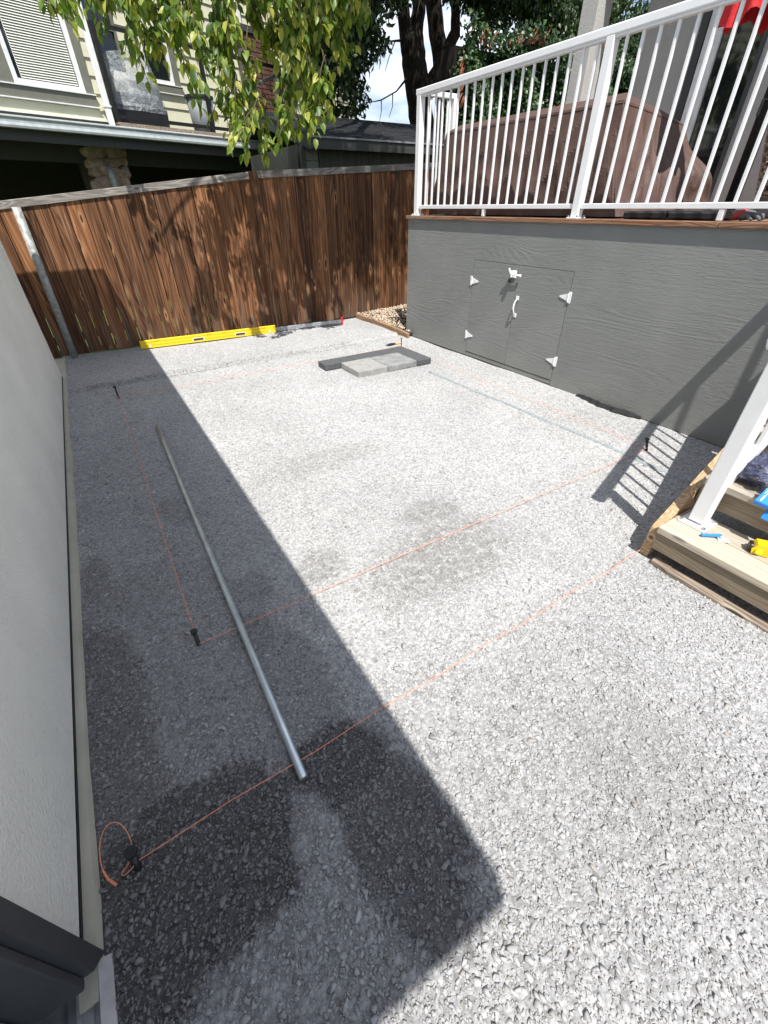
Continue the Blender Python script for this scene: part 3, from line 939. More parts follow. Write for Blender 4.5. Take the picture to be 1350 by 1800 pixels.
meta(ch, "pale tan chips heaped in the corner between fence and deck", "wood chips", kind='stuff')

# ================================================================== DECK
DX = 3.52
DZ = 1.34
deck = thing("deck", "raised deck with dark grey wood-grain skirt, small double doors and stained top trim", "deck", (4.9, 2.5, 0))
def panel(y0, y1, z0, z1, name="skirt_panel", x=DX, parent=deck, mat='panel', th_=0.014):
    return box(name, (x + th_ / 2, (y0 + y1) / 2, (z0 + z1) / 2), (th_, y1 - y0, z1 - z0), M[mat], parent, 0.0018)
lp = MB()
lp.prism([(5.06, 0.012), (5.06, 1.31), (0.10, 1.31), (0.10, 0.006), (2.602, 0.006), (2.602, 0.976), (3.842, 0.976), (3.842, 0.012)], lambda p, k: (DX + 0.014 * k, p[0], p[1]))
lp.build("skirt_panel", M['panel'], deck, at=(DX, 3.83, 0.66))
panel(2.606, 3.838, 0.012, 0.052, x=DX + 0.004)
panel(-2.2, 0.096, 0.006, 1.31)
box("shadow_backing", (DX + 0.06, 1.43, 0.66), (0.06, 7.26, 1.29), M['seam'], deck)  # near-black sheet behind the panels, puts shade into their seams
box("skirt_panel", (5.05, 5.053, 0.66), (3.0, 0.014, 1.29), M['panel'], deck)
for y0, y1 in ((4.02, 5.085), (1.62, 4.016), (-0.6, 1.616), (-2.2, -0.604)):
    box("trim_board", (DX + 0.030, (y0 + y1) / 2, DZ - 0.016), (0.11, y1 - y0, 0.032), M['trim_wood'], deck, 0.004)
xx = DX + 0.165
while xx < 6.45:
    box("deck_board", (xx, 1.44, DZ - 0.017), (0.14, 7.28, 0.03), M['deck_wood'], deck, 0.003)
    xx += 0.146
# double doors, each hinged on its outer edge
def hinge(parent, y, z, s):
    h = MB()
    h.box((DX - 0.004, y + s * 0.014, z), (0.006, 0.028, 0.088), None, 0.0015)
    h.prism([(0.0, 0.030), (0.085, 0.008), (0.096, 0.0), (0.085, -0.008), (0.0, -0.030)], lambda p, k: (DX - 0.0015 - 0.0045 * k, y - s * (p[0] + 0.001), z + p[1]))
    h.tube([(DX - 0.008, y, z - 0.034), (DX - 0.008, y, z + 0.034)], 0.005, 8)
    o = h.build("hinge", M['white_metal'], parent)
    sc_ = MB()
    for dy, dz in ((0.018, 0.03), (0.018, -0.03), (-0.03, 0.0), (-0.082, 0.0)):
        sc_.tube([(DX - 0.0065, y + s * dy, z + dz), (DX - 0.0085, y + s * dy, z + dz)], 0.0042, 6)
    sc_.v, sc_.f = sc_.v, sc_.f
    return o
dA = panel(3.224, 3.839, 0.058, 0.972, name="door")
dB = panel(2.609, 3.220, 0.058, 0.972, name="door")
for z in (0.78, 0.235):
    hinge(dA, 3.842, z, 1)
    hinge(dB, 2.606, z, -1)
# pull handle on the nearer door leaf
hd = MB()
pts = []
for k in range(13):
    a = k / 12
    pts.append((DX - 0.006 - 0.034 * math.sin(math.pi * a) ** 0.6, 3.178, 0.555 + 0.135 * a))
hd.tube(pts, [0.006 + 0.002 * math.sin(math.pi * k / 12) for k in range(13)], 8)
for z in (0.545, 0.70):
    hd.box((DX - 0.003, 3.178, z), (0.006, 0.036, 0.034), None, 0.002)
hd.build("handle", M['white_metal'], dB)
# gate latch across both leaves with its hanging padlock body
lt = MB()
lt.box((DX - 0.006, 3.262, 0.895), (0.012, 0.055, 0.062), None, 0.003)
lt.box((DX - 0.024, 3.268, 0.895), (0.036, 0.022, 0.05), None, 0.004)
lt.tube([(DX - 0.03, 3.29, 0.925), (DX - 0.03, 3.275, 0.895), (DX - 0.026, 3.165, 0.892)], 0.007, 8)
lt.box((DX - 0.022, 3.175, 0.892), (0.012, 0.03, 0.022), None, 0.003)
lt.tube([(DX - 0.035, 3.282, 0.90), (DX - 0.05, 3.296, 0.945)], 0.009, 8)
lt.build("latch", M['white_metal'], dA)
box("padlock", (DX - 0.034, 3.283, 0.842), (0.020, 0.030, 0.036), M['black_plastic'], dA, 0.004)
ws = MB()
ws.tube([(DX - 0.034, 3.292, 0.858), (DX - 0.034, 3.292, 0.878), (DX - 0.034, 3.283, 0.886), (DX - 0.034, 3.274, 0.878), (DX - 0.034, 3.274, 0.858)], 0.003, 6)
ws.build("shackle", M['white_bolt'], dA)
# torn black membrane peeking out under the skirt
fm = MB()
prev = None
for k in range(15):
    y = 2.28 - 0.62 * k / 14
    xo = 3.505 - 0.055 * math.sin(math.pi * k / 14) - 0.02 * random.random()
    row = [(3.55, y, 0.006), (xo + 0.05, y, 0.026 + 0.008 * random.random()), (xo, y, 0.010), (xo, y, 0.003), (3.55, y, 0.001)]
    b = len(fm.v); fm.v += row
    if k:
        for j in range(5):
            fm.f.append((b - 5 + j, b - 5 + (j + 1) % 5, b + (j + 1) % 5, b + j))
fm.build("membrane_scrap", M['black_gap'], label="black membrane edge sticking out from under the grey deck skirt", cat="membrane")

# ---- deck railing
def box_mesh(name, d, mat, ch=0.003):
    return MB().box((0, 0, 0), d, None, ch).mesh(name, mat)
RX = 3.555
rail = thing("deck_railing", "white metal railing with square balusters along the deck edge", "railing", (RX, 2.8, DZ))
RTOP = 2.405
top = box("top_rail", (RX, 1.45, RTOP - 0.026), (0.066, 7.06, 0.050), M['white_metal'], rail, 0.007)
box("rail_lip", (RX, 1.45, RTOP - 0.058), (0.046, 6.98, 0.014), M['white_metal'], rail, 0.002)
for y0, y1 in ((2.765, 4.895), (0.72, 2.70), (-2.0, 0.655)):
    box("bottom_rail", (RX, (y0 + y1) / 2, 1.422), (0.034, y1 - y0, 0.034), M['white_metal'], rail, 0.003)
post_me = box_mesh("post", (0.065, 0.065, RTOP - 0.05 - DZ), M['white_metal'], 0.004)
plate_me = MB().box((0, 0, 0), (0.105, 0.105, 0.010), None, 0.002).mesh("base_plate", M['white_metal'])
bolt_me = MB().tube([(0, 0, 0), (0, 0, 0.012)], 0.008, 6).mesh("bolt", M['white_bolt'])
for y in (4.93, 2.733, 0.688, -2.03):
    po = link("post", post_me, rail, Matrix.Translation((RX, y, (RTOP - 0.05 + DZ) / 2 + 0.001)))
    pl = link("base_plate", plate_me, po, Matrix.Translation((RX, y, DZ + 0.005)))
    for dx, dy in ((-0.042, 0.042), (-0.042, -0.042), (0.042, 0.042), (0.042, -0.042)):
        link("bolt", bolt_me, po, Matrix.Translation((RX + dx, y + dy, DZ + 0.010)))
bal_me = box_mesh("baluster", (0.019, 0.019, RTOP - 0.060 - 1.439), M['white_metal'], 0.0025)
ys_b = [4.788 - 0.1145 * k for k in range(18)] + [2.622 - 0.1140 * k for k in range(17)] + [0.56 - 0.114 * k for k in range(22)]
for y in ys_b:
    link("baluster", bal_me, rail, Matrix.Translation((RX, y, (RTOP - 0.060 + 1.439) / 2)))
for y in (3.818, 1.647):
    box("support_foot", (RX, y, (1.405 + DZ) / 2 + 0.0015), (0.030, 0.034, 1.405 - DZ - 0.003), M['white_metal'], rail, 0.003)
# short return at the far end of the deck
box("top_rail", (RX + 0.26, 4.93, RTOP - 0.028), (0.45, 0.05, 0.045), M['white_metal'], rail, 0.006)
box("bottom_rail", (RX + 0.25, 4.93, 1.422), (0.42, 0.034, 0.034), M['white_metal'], rail, 0.003)
for k in range(3):
    link("baluster", bal_me, rail, Matrix.Translation((RX + 0.125 + 0.115 * k, 4.93, (RTOP - 0.060 + 1.439) / 2)))
box("end_cap", (RX + 0.495, 4.93, RTOP - 0.028), (0.016, 0.055, 0.05), M['trim_wood'], rail, 0.004)
link("post", post_me, rail, Matrix.Translation((RX + 0.45, 4.93, (RTOP - 0.05 + DZ) / 2 + 0.001)))

# ================================================================== STAIRS
st = thing("wooden_stairs", "pale timber stairs rising to the deck at the right edge", "stairs", (2.6, 0.1, 0))
SY0, SY1 = -0.50, 0.655
SL = 0.75
for i in range(6):
    xn = 1.913 + 0.25 * i
    zt = 0.215 + 0.1875 * i
    for k in range(2):
        box("tread_board", (xn + 0.066 + k * 0.137, (SY0 + SY1) / 2, zt - 0.019), (0.130, SY1 - SY0, 0.038), M['tread'], st, 0.005)
    if i == 0:
        box("riser_board", (xn + 0.042, (SY0 + SY1) / 2, 0.154), (0.036, SY1 - SY0, 0.044), M['riser'], st, 0.004)
        box("riser_board", (xn + 0.046, (SY0 + SY1) / 2, 0.100), (0.036, SY1 - SY0, 0.060), M['riser'], st, 0.004)
    else:
        box("riser_board", (xn + 0.042, (SY0 + SY1) / 2, zt - 0.038 - 0.052), (0.036, SY1 - SY0, 0.100), M['riser'], st, 0.004)
for y in (0.681, -0.527):
    s_ = MB()
    xa, za = 1.972, 0.152
    xb = 3.50
    zb = za + SL * (xb - xa)
    s_.prism([(1.955, 0.0), (1.972, 0.152), (1.990, 0.170), (xb, zb), (xb, zb - 0.34), (2.23, 0.0)], lambda p, k: (p[0], y - 0.021 + 0.042 * k, p[1] + 0.004))
    s_.build("stringer", M['stringer'], st)
# stair railing
sr = thing("stair_railing", "sloping white metal stair railing with post standing on the lowest tread", "railing", (2.088, 0.572, 0.215))
PX, PY = 2.088, 0.572
po = box("post", (PX, PY, 0.215 + 0.440 + 0.009), (0.066, 0.066, 0.86), M['white_metal'], sr, 0.004)
bp = MB().box((PX, PY, 0.2205), (0.12, 0.12, 0.009), None, 0.002)
bp.build("base_plate", M['white_metal'], po)
for dx, dy in ((-0.048, 0.048), (-0.048, -0.048), (0.048, 0.048), (0.048, -0.048)):
    link("bolt", bolt_me, po, Matrix.Translation((PX + dx, PY + dy, 0.225)))
ang = math.atan(SL)
def sloped(name, xa, xb, za, w, h, parent, ch=0.004):
    L = (xb - xa) / math.cos(ang)
    zc = za + SL * (xb - xa) / 2
    b = MB().box((0, 0, 0), (L, w, h), None, ch)
    return link(name, b.mesh(name, M['white_metal']), parent, Matrix.Translation(((xa + xb) / 2, PY, zc)) @ Matrix.Rotation(-ang, 4, 'Y'))
sloped("top_rail", PX - 0.135, 3.50, 1.085 - SL * 0.07, 0.066, 0.050, sr, 0.007)
sloped("bottom_rail", PX + 0.034, 3.49, 0.363, 0.036, 0.048, sr)
for k in range(11):
    xk = PX + 0.135 + 0.118 * k
    zlo = 0.363 + SL * (xk - PX - 0.034) + 0.02
    zhi = 1.085 + SL * (xk - PX + 0.065) - 0.028
    box("baluster", (xk, PY, (zlo + zhi) / 2), (0.019, 0.019, zhi - zlo), M['white_metal'], sr, 0.0025)
# edging timber lying in the gravel in front of the stairs
ed = MB()
ep = [(2.018, 0.625), (2.002, 0.54), (2.002, 0.30), (2.004, 0.05), (2.004, -0.45)]
for (a, b_), (a2, b2) in zip(ep[:-1], ep[1:]):
    ed.add([(a - 0.045, b_, -0.04), (a, b_, -0.04), (a, b_, 0.024), (a - 0.045, b_, 0.018), (a2 - 0.045, b2, -0.04), (a2, b2, -0.04), (a2, b2, 0.028), (a2 - 0.045, b2, 0.02)],
           [(0, 1, 2, 3), (4, 7, 6, 5), (0, 3, 7, 4), (1, 5, 6, 2), (2, 6, 7, 3)])
ed.v = [(x_ - 0.045, y_, z_) for x_, y_, z_ in ed.v]
ed.build("edging_timber", M['edging'], label="weathered timber edging sunk in the gravel in front of the lowest step", cat="edging")

# ================================================================== HOUSE (right, behind the deck)
ho = thing("house", "grey stucco house corner with patio door behind the deck", "house", (7.0, 2.0, 0))
HX = 6.5
def hwall(y0, y1, z0, z1, x0=HX, x1=HX + 0.2, name="wall", mat='stucco_grey'):
    return box(name, ((x0 + x1) / 2, (y0 + y1) / 2, (z0 + z1) / 2), (x1 - x0, y1 - y0, z1 - z0), M[mat], ho)
hwall(3.90, 4.60, 0, 4.2)
hwall(-2.5, 3.20, 0, 4.2)
hwall(3.20, 3.90, 3.45, 4.2)
box("wall", (8.6, 4.50, 2.1), (3.8, 0.2, 4.2), M['stucco_grey'], ho)
box("door_trim", (HX - 0.012, 3.862, 2.4), (0.06, 0.075, 2.1), M['casing'], ho, 0.004)
fr = box("patio_door", (HX + 0.03, 3.50, 2.4), (0.05, 0.64, 2.08), M['glass'], ho)
box("door_frame", (HX + 0.02, 3.735, 2.4), (0.09, 0.165, 2.08), M['vinyl'], ho, 0.004)
box("door_frame", (HX + 0.02, 3.215, 2.4), (0.09, 0.04, 2.08), M['casing'], ho, 0.004)
hm = MB()
hm.tube([(HX - 0.03, 3.72, 2.02), (HX - 0.06, 3.72, 2.04), (HX - 0.06, 3.72, 2.22), (HX - 0.03, 3.72, 2.24)], 0.012, 6)
hm.build("door_handle", M['black_metal'], fr)
box("column", (6.075, 4.985, 2.47), (0.25, 0.23, 2.26), M['stucco_grey'], ho, 0.006)
box("roof", (8.4, 1.3, 3.75), (4.8, 8.0, 0.3), M['soffit'], ho)

# ---- things on the deck
from mathutils import noise as mnoise
def cover_point(s, t_):
    """Draped cover. s runs round the plan outline (closed), t_ from the hem (0) up the side (0.72) and over to the ridge (1)."""
    # plan outline, clockwise from the near front corner
    out_top = [(3.86, 2.76), (3.82, 4.80), (4.70, 4.84), (4.72, 2.76)]
    out_bot = [(3.79, 2.58), (3.77, 4.98), (4.90, 5.05), (4.98, 2.34)]
    e = s * 4
    i = int(e) % 4
    f = e - int(e)
    pt = Vector(out_top[i]).lerp(Vector(out_top[(i + 1) % 4]), f)
    pb = Vector(out_bot[i]).lerp(Vector(out_bot[(i + 1) % 4]), f)
    ctr = Vector((4.28, 3.78))
    zt = 2.070 - 0.085 * (pt.x - 3.84) / 0.88
    if t_ <= 0.72:
        h = t_ / 0.72
        k = h ** 0.85
        p = pb.lerp(pt, k)
        z = 1.350 + (zt - 1.350) * h
        low = 1 - h
        q = s * 62
        n1 = mnoise.noise(Vector((q * 0.55, h * 0.9, 3.1)))
        n2 = mnoise.noise(Vector((q * 1.3 + 0.6 * h, h * 1.6, 7.7)))
        n3 = 1 - abs(mnoise.noise(Vector((q * 0.9 + h * 1.8, h * 3.0, 1.7)))) * 2
        d = (0.055 * n1 + 0.030 * n2) * (0.05 + low) + 0.022 * n3 * (0.10 + 0.90 * math.sin(math.pi * h))
        if s < 0.25:
            d *= 1.15
        out = (p - ctr).normalized()
        if s < 0.25:
            out = Vector((-1, 0.0))
        elif s > 0.75:
            out = Vector((0.15, -1)).normalized()
            d += 0.10 * ((1 - (s - 0.75) / 0.25)) ** 2 * math.exp(-((h - 0.42) / 0.2) ** 2)
        p = p + out * d
        return Vector((p.x, p.y, z))
    g = (t_ - 0.72) / 0.28
    inner = Vector((4.27, max(3.02, min(4.55, pt.y))))
    p = pt.lerp(inner, g)
    z = zt + 0.060 * min(1, g * 3.4) - 0.035 * max(0, g - 0.3) + 0.012 * mnoise.noise(Vector((p.x * 5, p.y * 5, 2))) * g
    return Vector((p.x, p.y, z))
cv = MB()
NS_, NT_ = 320, 50
for j in range(NT_ + 1):
    for k in range(NS_):
        cv.v.append(tuple(cover_point(k / NS_, j / NT_)))
for j in range(NT_):
    for k in range(NS_):
        cv.f.append((j * NS_ + k, j * NS_ + (k + 1) % NS_, (j + 1) * NS_ + (k + 1) % NS_, (j + 1) * NS_ + k))
cv.f.append(tuple(NT_ * NS_ + k for k in range(NS_)))
co = cv.build("furniture_cover", M['brown_fabric'], smooth=False, label="brown fabric cover draped over bulky furniture behind the white railing", cat="cover")

sm = MB()
ring = [Vector(cover_point(k / 160, 0.705)) for k in range(161)]
sm.tube(ring, 0.0045, 5)
for s0 in (0.0, 0.25, 0.62, 0.999):
    sm.tube([Vector(cover_point(s0, 0.70 * j / 24)) for j in range(25)], 0.004, 5)
sm.build("seam", M['brown_fabric'], co, smooth=True, kind='stuff')

um = thing("umbrella", "closed red patio umbrella hanging from a thick black mast on the deck", "umbrella", (4.3, 1.95, DZ))
mb_ = MB().tube([(4.3, 1.955, DZ + 0.05), (4.3, 1.955, 3.35)], 0.043, 16)
mb_.build("mast", M['black_metal'], um, smooth=True)
ar = MB().tube([(4.3, 1.955, 3.30), (4.3, 2.02, 3.48), (4.3, 2.26, 3.60)], 0.026, 10)
ar.build("arm", M['black_metal'], um, smooth=True)
cnp = MB()
NS, NZ = 48, 18
for j in range(NZ + 1):
    f = j / NZ
    z = 3.60 - 1.19 * f
    for k in range(NS):
        a = 2 * math.pi * k / NS
        rr = (0.03 + 0.120 * f ** 0.7) * (1 + 0.24 * f * math.cos(7 * a + 1.2 * math.sin(f * 3)) + 0.14 * f * math.cos(3 * a + 2))
        zz = z - (0.012 * math.cos(8 * a) + 0.045 * math.cos(2 * a + 1)) * f ** 3
        cnp.v.append((4.3 + rr * math.cos(a), 2.26 + rr * math.sin(a), zz))
for j in range(NZ):
    for k in range(NS):
        cnp.f.append((j * NS + k, j * NS + (k + 1) % NS, (j + 1) * NS + (k + 1) % NS, (j + 1) * NS + k))
cnp.build("canopy", M['red_fabric'], um, smooth=True)
crk = MB().tube([(4.255, 1.955, 1.99), (4.21, 1.955, 1.99), (4.205, 1.955, 1.91)], 0.009, 8)
crk.build("crank", M['black_metal'], um)
ub = MB()
for dx, dy in ((-0.28, -0.16), (-0.28, 0.18), (0.26, -0.16), (0.26, 0.18)):
    ub.box((4.13 + dx, 2.02 + dy, DZ + 0.026), (0.50, 0.31, 0.048), None, 0.012)
ub.build("base", M['black_plastic'], um)
box("base_grip", (3.60 + 0.255, 1.98, DZ + 0.052), (0.012, 0.12, 0.004), M['alu'], um)

# wicker armchair: woven tub of alternating strands
ac = thing("armchair", "brown and tan wicker armchair behind the black umbrella mast", "armchair", (5.1, 1.75, DZ))
def tub(a, h):
    r = 0.36 + 0.10 * h
    return Vector((5.1 + r * math.cos(a), 1.75 + r * math.sin(a), DZ + 0.14 + 0.46 * h))
wd, wl = MB(), MB()
rows_, cols_ = 15, 46
A0, A1 = R(60), R(300)
for i in range(rows_):
    for k in range(cols_):
        a0 = A0 + (A1 - A0) * k / cols_; a1 = A0 + (A1 - A0) * (k + 1) / cols_
        h0 = i / rows_ + 0.006; h1 = (i + 0.82) / rows_
        over = (i + k // 2) % 2 == 0
        dr = 0.012 if over else 0.0
        tgt = wl if over else wd
        pts = [tub(a0, h0), tub(a1, h0), tub(a1, h1), tub(a0, h1)]
        cc_ = Vector((5.1, 1.75, 0))
        out = [p + Vector((math.cos((a0 + a1) / 2), math.sin((a0 + a1) / 2), 0)) * dr for p in pts]
        inn = [p - Vector((math.cos((a0 + a1) / 2), math.sin((a0 + a1) / 2), 0)) * 0.014 for p in pts]
        tgt.add(out + inn, [(0, 1, 2, 3), (7, 6, 5, 4), (0, 4, 5, 1), (1, 5, 6, 2), (2, 6, 7, 3), (3, 7, 4, 0)])
wd.build("weave", M['wicker_dark'], ac)
wl.build("weave_strands", M['wicker_light'], ac)
rim = MB().tube([tub(A0 + (A1 - A0) * k / 24, 1.02) for k in range(25)], 0.022, 8)
rim.build("rim", M['wicker_dark'], ac)
sb = MB().tube([(5.1, 1.75, DZ + 0.015), (5.1, 1.75, DZ + 0.13)], 0.345, 28)
sb.build("base", M['taupe'], ac)
sc = MB().tube([(5.1, 1.75, DZ + 0.135), (5.1, 1.75, DZ + 0.30), (5.1, 1.75, DZ + 0.33)], [0.33, 0.34, 0.30], 28)
sc.build("cushion", M['taupe'], ac, smooth=True)
lg = MB()
for a in (45, 135, 225, 315):
    box("leg", (5.1 + 0.27 * math.cos(R(a)), 1.75 + 0.27 * math.sin(R(a)), DZ + 0.008), (0.05, 0.05, 0.016), M['black_plastic'], ac)

# pair of work gloves on the deck edge
gl = thing("work_gloves", "grey and red work gloves lying crumpled on the deck edge", "gloves", (3.60, 1.50, DZ))
ga = MB()
ga.tube([(3.60, 1.555, 1.362), (3.60, 1.52, 1.374), (3.60, 1.47, 1.372)], [0.020, 0.027, 0.024], 10)
for k in range(4):
    y0 = 1.478; off = (k - 1.5) * 0.017
    ga.tube([(3.60 + off, 1.475, 1.372), (3.59 + off * 1.5, 1.44, 1.368 + 0.006 * (k % 2)), (3.575 + off * 1.7, 1.415 + 0.006 * k, 1.352)], [0.011, 0.010, 0.008], 8)
ga.tube([(3.585, 1.515, 1.372), (3.560, 1.49, 1.364), (3.548, 1.465, 1.352)], [0.012, 0.010, 0.008], 8)
ga.build("palm", M['grey_glove'], gl, smooth=True)
gb = MB()
gb.tube([(3.605, 1.60, 1.357), (3.605, 1.57, 1.372), (3.605, 1.54, 1.382), (3.605, 1.515, 1.382)], [0.013, 0.024, 0.024, 0.018], 10)
gb.build("cuff", M['red_glove'], gl, smooth=True)

# ================================================================== PAVERS
plabels = ["charcoal paver at the free left end of the dark row", "charcoal paver in the middle of the dark row, behind the two light slabs",
           "charcoal paver at the far corner of the dark row beside the nail", "charcoal paver turned lengthwise at the right end of the slabs",
           "lightest grey square slab at the near left of the paver sample", "mid grey square slab between the lightest slab and the charcoal end paver"]
for (x0, x1, y0, y1, kind), lab in zip(PAVERS, plabels):
    mt = {'dark': 'paver_dark', 'darkv': 'paver_dark', 'light': 'paver_light', 'mid': 'paver_mid'}[kind]
    b = MB().box((0, 0, 0), (x1 - x0, y1 - y0, 0.060), None, 0.0035)
    if kind in ('dark', 'darkv', 'light', 'mid'):          # spacer ribs cast on the near edge
        for k in range(4):
            b.box((-(x1 - x0) / 2 + (k + 0.6) * (x1 - x0) / 4.2, -(y1 - y0) / 2 - 0.001, -0.004), (0.006, 0.006, 0.046))
    o = link("paver", b.mesh("paver", M[mt]), None, Matrix.Translation(((x0 + x1) / 2, (y0 + y1) / 2, 0.027)))
    meta(o, lab, "paver", "sample pavers laid on the gravel")

# ================================================================== LEVEL AGAINST THE FENCE
lv = thing("spirit_level", "long yellow spirit level with grey extension lying along the fence foot", "spirit level", (1.6, 6.2, 0))
La, Lb, Lc = Vector((0.345, 6.262, 0)), Vector((2.06, 6.150, 0)), Vector((3.06, 6.10, 0))
dv = (Lb - La).normalized(); rz = math.atan2(dv.y, dv.x)
LEN = (Lb - La).length
Hl = 0.092
def lvl(name, s0, s1, z0, z1, mat, parent, t0=-0.014, t1=0.014, ch=0.003):
    b = MB().box((0, 0, 0), (s1 - s0, t1 - t0, z1 - z0), None, ch)
    nrm = Vector((-dv.y, dv.x, 0))
    c = La + dv * (s0 + s1) / 2 + nrm * (t0 + t1) / 2 + Vector((0, 0, (z0 + z1) / 2))
    return link(name, b.mesh(name, M[mat]), parent, Matrix.Translation(c) @ Matrix.Rotation(rz, 4, 'Z'))
body = lvl("body", 0, LEN, 0.012, 0.012 + Hl, 'yellow', lv)
for s in (LEN * 0.40, LEN * 0.715):
    gp = lvl("grip", s - 0.072, s + 0.072, 0.032, 0.066, 'vinyl', body, -0.0165, -0.013, 0.001)
    lvl("grip_hole", s - 0.062, s + 0.062, 0.037, 0.061, 'dark_hole', gp if False else body, -0.0185, -0.0145, 0.001)
for s in (0.11, LEN - 0.09):
    lvl("vial", s - 0.010, s + 0.010, 0.026, 0.052, 'vial', body, -0.0165, -0.0135, 0.001)
for s0, s1, z in ((0.05, LEN * 0.93, 0.070), (0.06, LEN * 0.96, 0.032)):
    lvl("groove", s0, s1, z + 0.010, z + 0.012, 'black_print', body, -0.0148, -0.0138, 0)
for s in (0.16, 0.19, 0.215, 0.80, 0.82, 0.84, 1.0, 1.02, 1.5, 1.53, 1.56):
    lvl("print_mark", s, s + 0.012, 0.088, 0.093, 'black_print', body, -0.0148, -0.0138, 0)
dv2 = (Lc - Lb).normalized(); rz2 = math.atan2(dv2.y, dv2.x); L2 = (Lc - Lb).length
b = MB().box((0, 0, 0), (L2, 0.022, 0.046), None, 0.003)
ext = link("extension", b.mesh("extension", M['grey_alu']), lv, Matrix.Translation((Lb + Lc) / 2 + Vector((0, 0, 0.050))) @ Matrix.Rotation(rz2, 4, 'Z'))
b = MB().box((0, 0, 0), (0.035, 0.032, 0.100), None, 0.005)
link("end_cap", b.mesh("end_cap", M['red_plastic']), lv, Matrix.Translation(Lc + Vector((0.01, 0, 0.055))) @ Matrix.Rotation(rz2, 4, 'Z'))

# ================================================================== CONDUITS, STAKES, STRING, SMALL TOOLS
c1 = MB().tube([(0.136, 3.69, 0.011), (0.130, 3.3, 0.012), (0.112, 2.2, 0.014), (0.098, 1.2, 0.015), (0.090, 0.628, 0.016)], 0.0138, 18)
c1.build("conduit_pipe", M['conduit'], smooth=True, label="grey steel conduit pipe lying in the garage shadow on the left", cat="pipe")
c2 = MB().tube([(2.82 + 0.011 * (3.6 - y_), y_, float(gz(2.83, y_)) - 0.006) for y_ in np.linspace(3.60, 0.90, 40)], 0.0175, 14)
c2.build("conduit_pipe", M['conduit_dusty'], smooth=True, label="grey steel conduit pipe half buried in the gravel near the deck", cat="pipe")
def stake(loc, lean, lab, head=0.016, r=0.009):
    h = lean[2]
    s_ = MB()
    t_ = Vector(loc) + Vector((lean[0], lean[1], h))
    s_.tube([Vector(loc) - Vector((lean[0], lean[1], h)) * 0.6, t_], r, 10)
    o = s_.build("stake", M['black_plastic'], smooth=True, label=lab, cat="stake", group="black stakes holding the string line")
    h_ = MB().tube([t_ - Vector((0, 0, 0.006)), t_ + Vector((0, 0, 0.004))], head, 12)
    h_.build("head", M['black_plastic'], o)
    return t_
stake((-0.065, 4.55, 0.0), (0.0, 0.02, 0.11), "black stake near the garage at the far left string corner", 0.015, 0.008)
stake((-0.070, 1.32, 0.0), (0.0, 0.03, 0.055), "black stake beside the left conduit at the near left string corner", 0.013, 0.008)
stake((3.03, 1.315, 0.0), (0.015, 0.03, 0.075), "black stake in the railing shadow near the deck")
stake((-0.375, 0.672, 0.0), (0.0, 0.02, 0.05), "black stake with looped orange string closest to the camera", 0.016, 0.011)
nl = MB().tube([(3.075, 4.52, -0.06), (3.075, 4.52, 0.12)], 0.006, 10)
nl.tube([(3.075, 4.52, 0.117), (3.075, 4.52, 0.122)], 0.011, 10)
nl.build("nail", M['black_metal'], label="long dark nail standing behind the far corner paver", cat="nail")
ck = thing("knife", "small black knife with orange handle on the gravel behind the pavers", "knife", (2.93, 4.50, 0.02))
MB().tube([(3.045, 4.50, 0.075), (2.975, 4.505, 0.072)], [0.013, 0.016], 8).build("handle", M['pale_wood'], ck)
MB().tube([(2.975, 4.505, 0.072), (2.90, 4.51, 0.070), (2.84, 4.51, 0.071)], [0.011, 0.018, 0.004], 8).build("blade", M['black_plastic'], ck)
for ob in ck.children: pass
def string(pts, lab, r=0.0013):
    s_ = MB()
    s_.tube(pts, r, 6)
    s_.build("string_line", M['string'], label=lab, cat="string", group="orange layout strings over the gravel")
def line(a, b_, n=14, sag=0.0, wob=0.0):
    a, b_ = Vector(a), Vector(b_)
    out = []
    for i in range(n + 1):
        f = i / n
        p = a.lerp(b_, f)
        p.z -= sag * math.sin(math.pi * f)
        p.x += wob * math.sin(f * 40) * 0.3; p.y += wob * math.sin(f * 29 + 1)
        out.append(p)
    return out
string(line((-0.066, 4.53, 0.030), (-0.068, 1.335, 0.042), sag=0.008), "orange string between the two stakes on the garage side")
string(line((-0.066, 4.54, 0.030), (3.075, 4.515, 0.030), sag=0.008), "orange string from the far left stake towards the nail behind the pavers")
string(line((3.075, 4.51, 0.030), (3.03, 1.33, 0.030), sag=0.008), "orange string running along the deck side beside the half buried pipe")
string(line((-0.068, 1.31, 0.018), (3.03, 1.315, 0.026), sag=0.001), "orange string crossing the yard over the left conduit to the stake in the railing shadow")
pts = line((1.96, 0.695, 0.020), (-0.372, 0.68, 0.020), n=18, wob=0.004)
loop = [(-0.385, 0.665, 0.022), (-0.405, 0.665, 0.014), (-0.41, 0.675, 0.012), (-0.392, 0.684, 0.016), (-0.376, 0.70, 0.03), (-0.372, 0.73, 0.055), (-0.383, 0.762, 0.078), (-0.405, 0.775, 0.085), (-0.428, 0.765, 0.075), (-0.443, 0.738, 0.055), (-0.447, 0.70, 0.03), (-0.438, 0.672, 0.012), (-0.425, 0.655, 0.011)]
def smooth(pp, k=4):
    pp = [Vector(p) for p in pp]
    out = []
    for i in range(len(pp) - 1):
        p0, p1, p2, p3 = pp[max(i - 1, 0)], pp[i], pp[i + 1], pp[min(i + 2, len(pp) - 1)]
        for j in range(k):
            u = j / k
            out.append(0.5 * ((2 * p1) + (p2 - p0) * u + (2 * p0 - 5 * p1 + 4 * p2 - p3) * u * u + (3 * p1 - p0 - 3 * p2 + p3) * u ** 3))
    return out + [pp[-1]]
string([tuple(p) for p in pts] + [tuple(p) for p in smooth(loop)], "orange string from the stair foot to a looped end at the nearest stake")
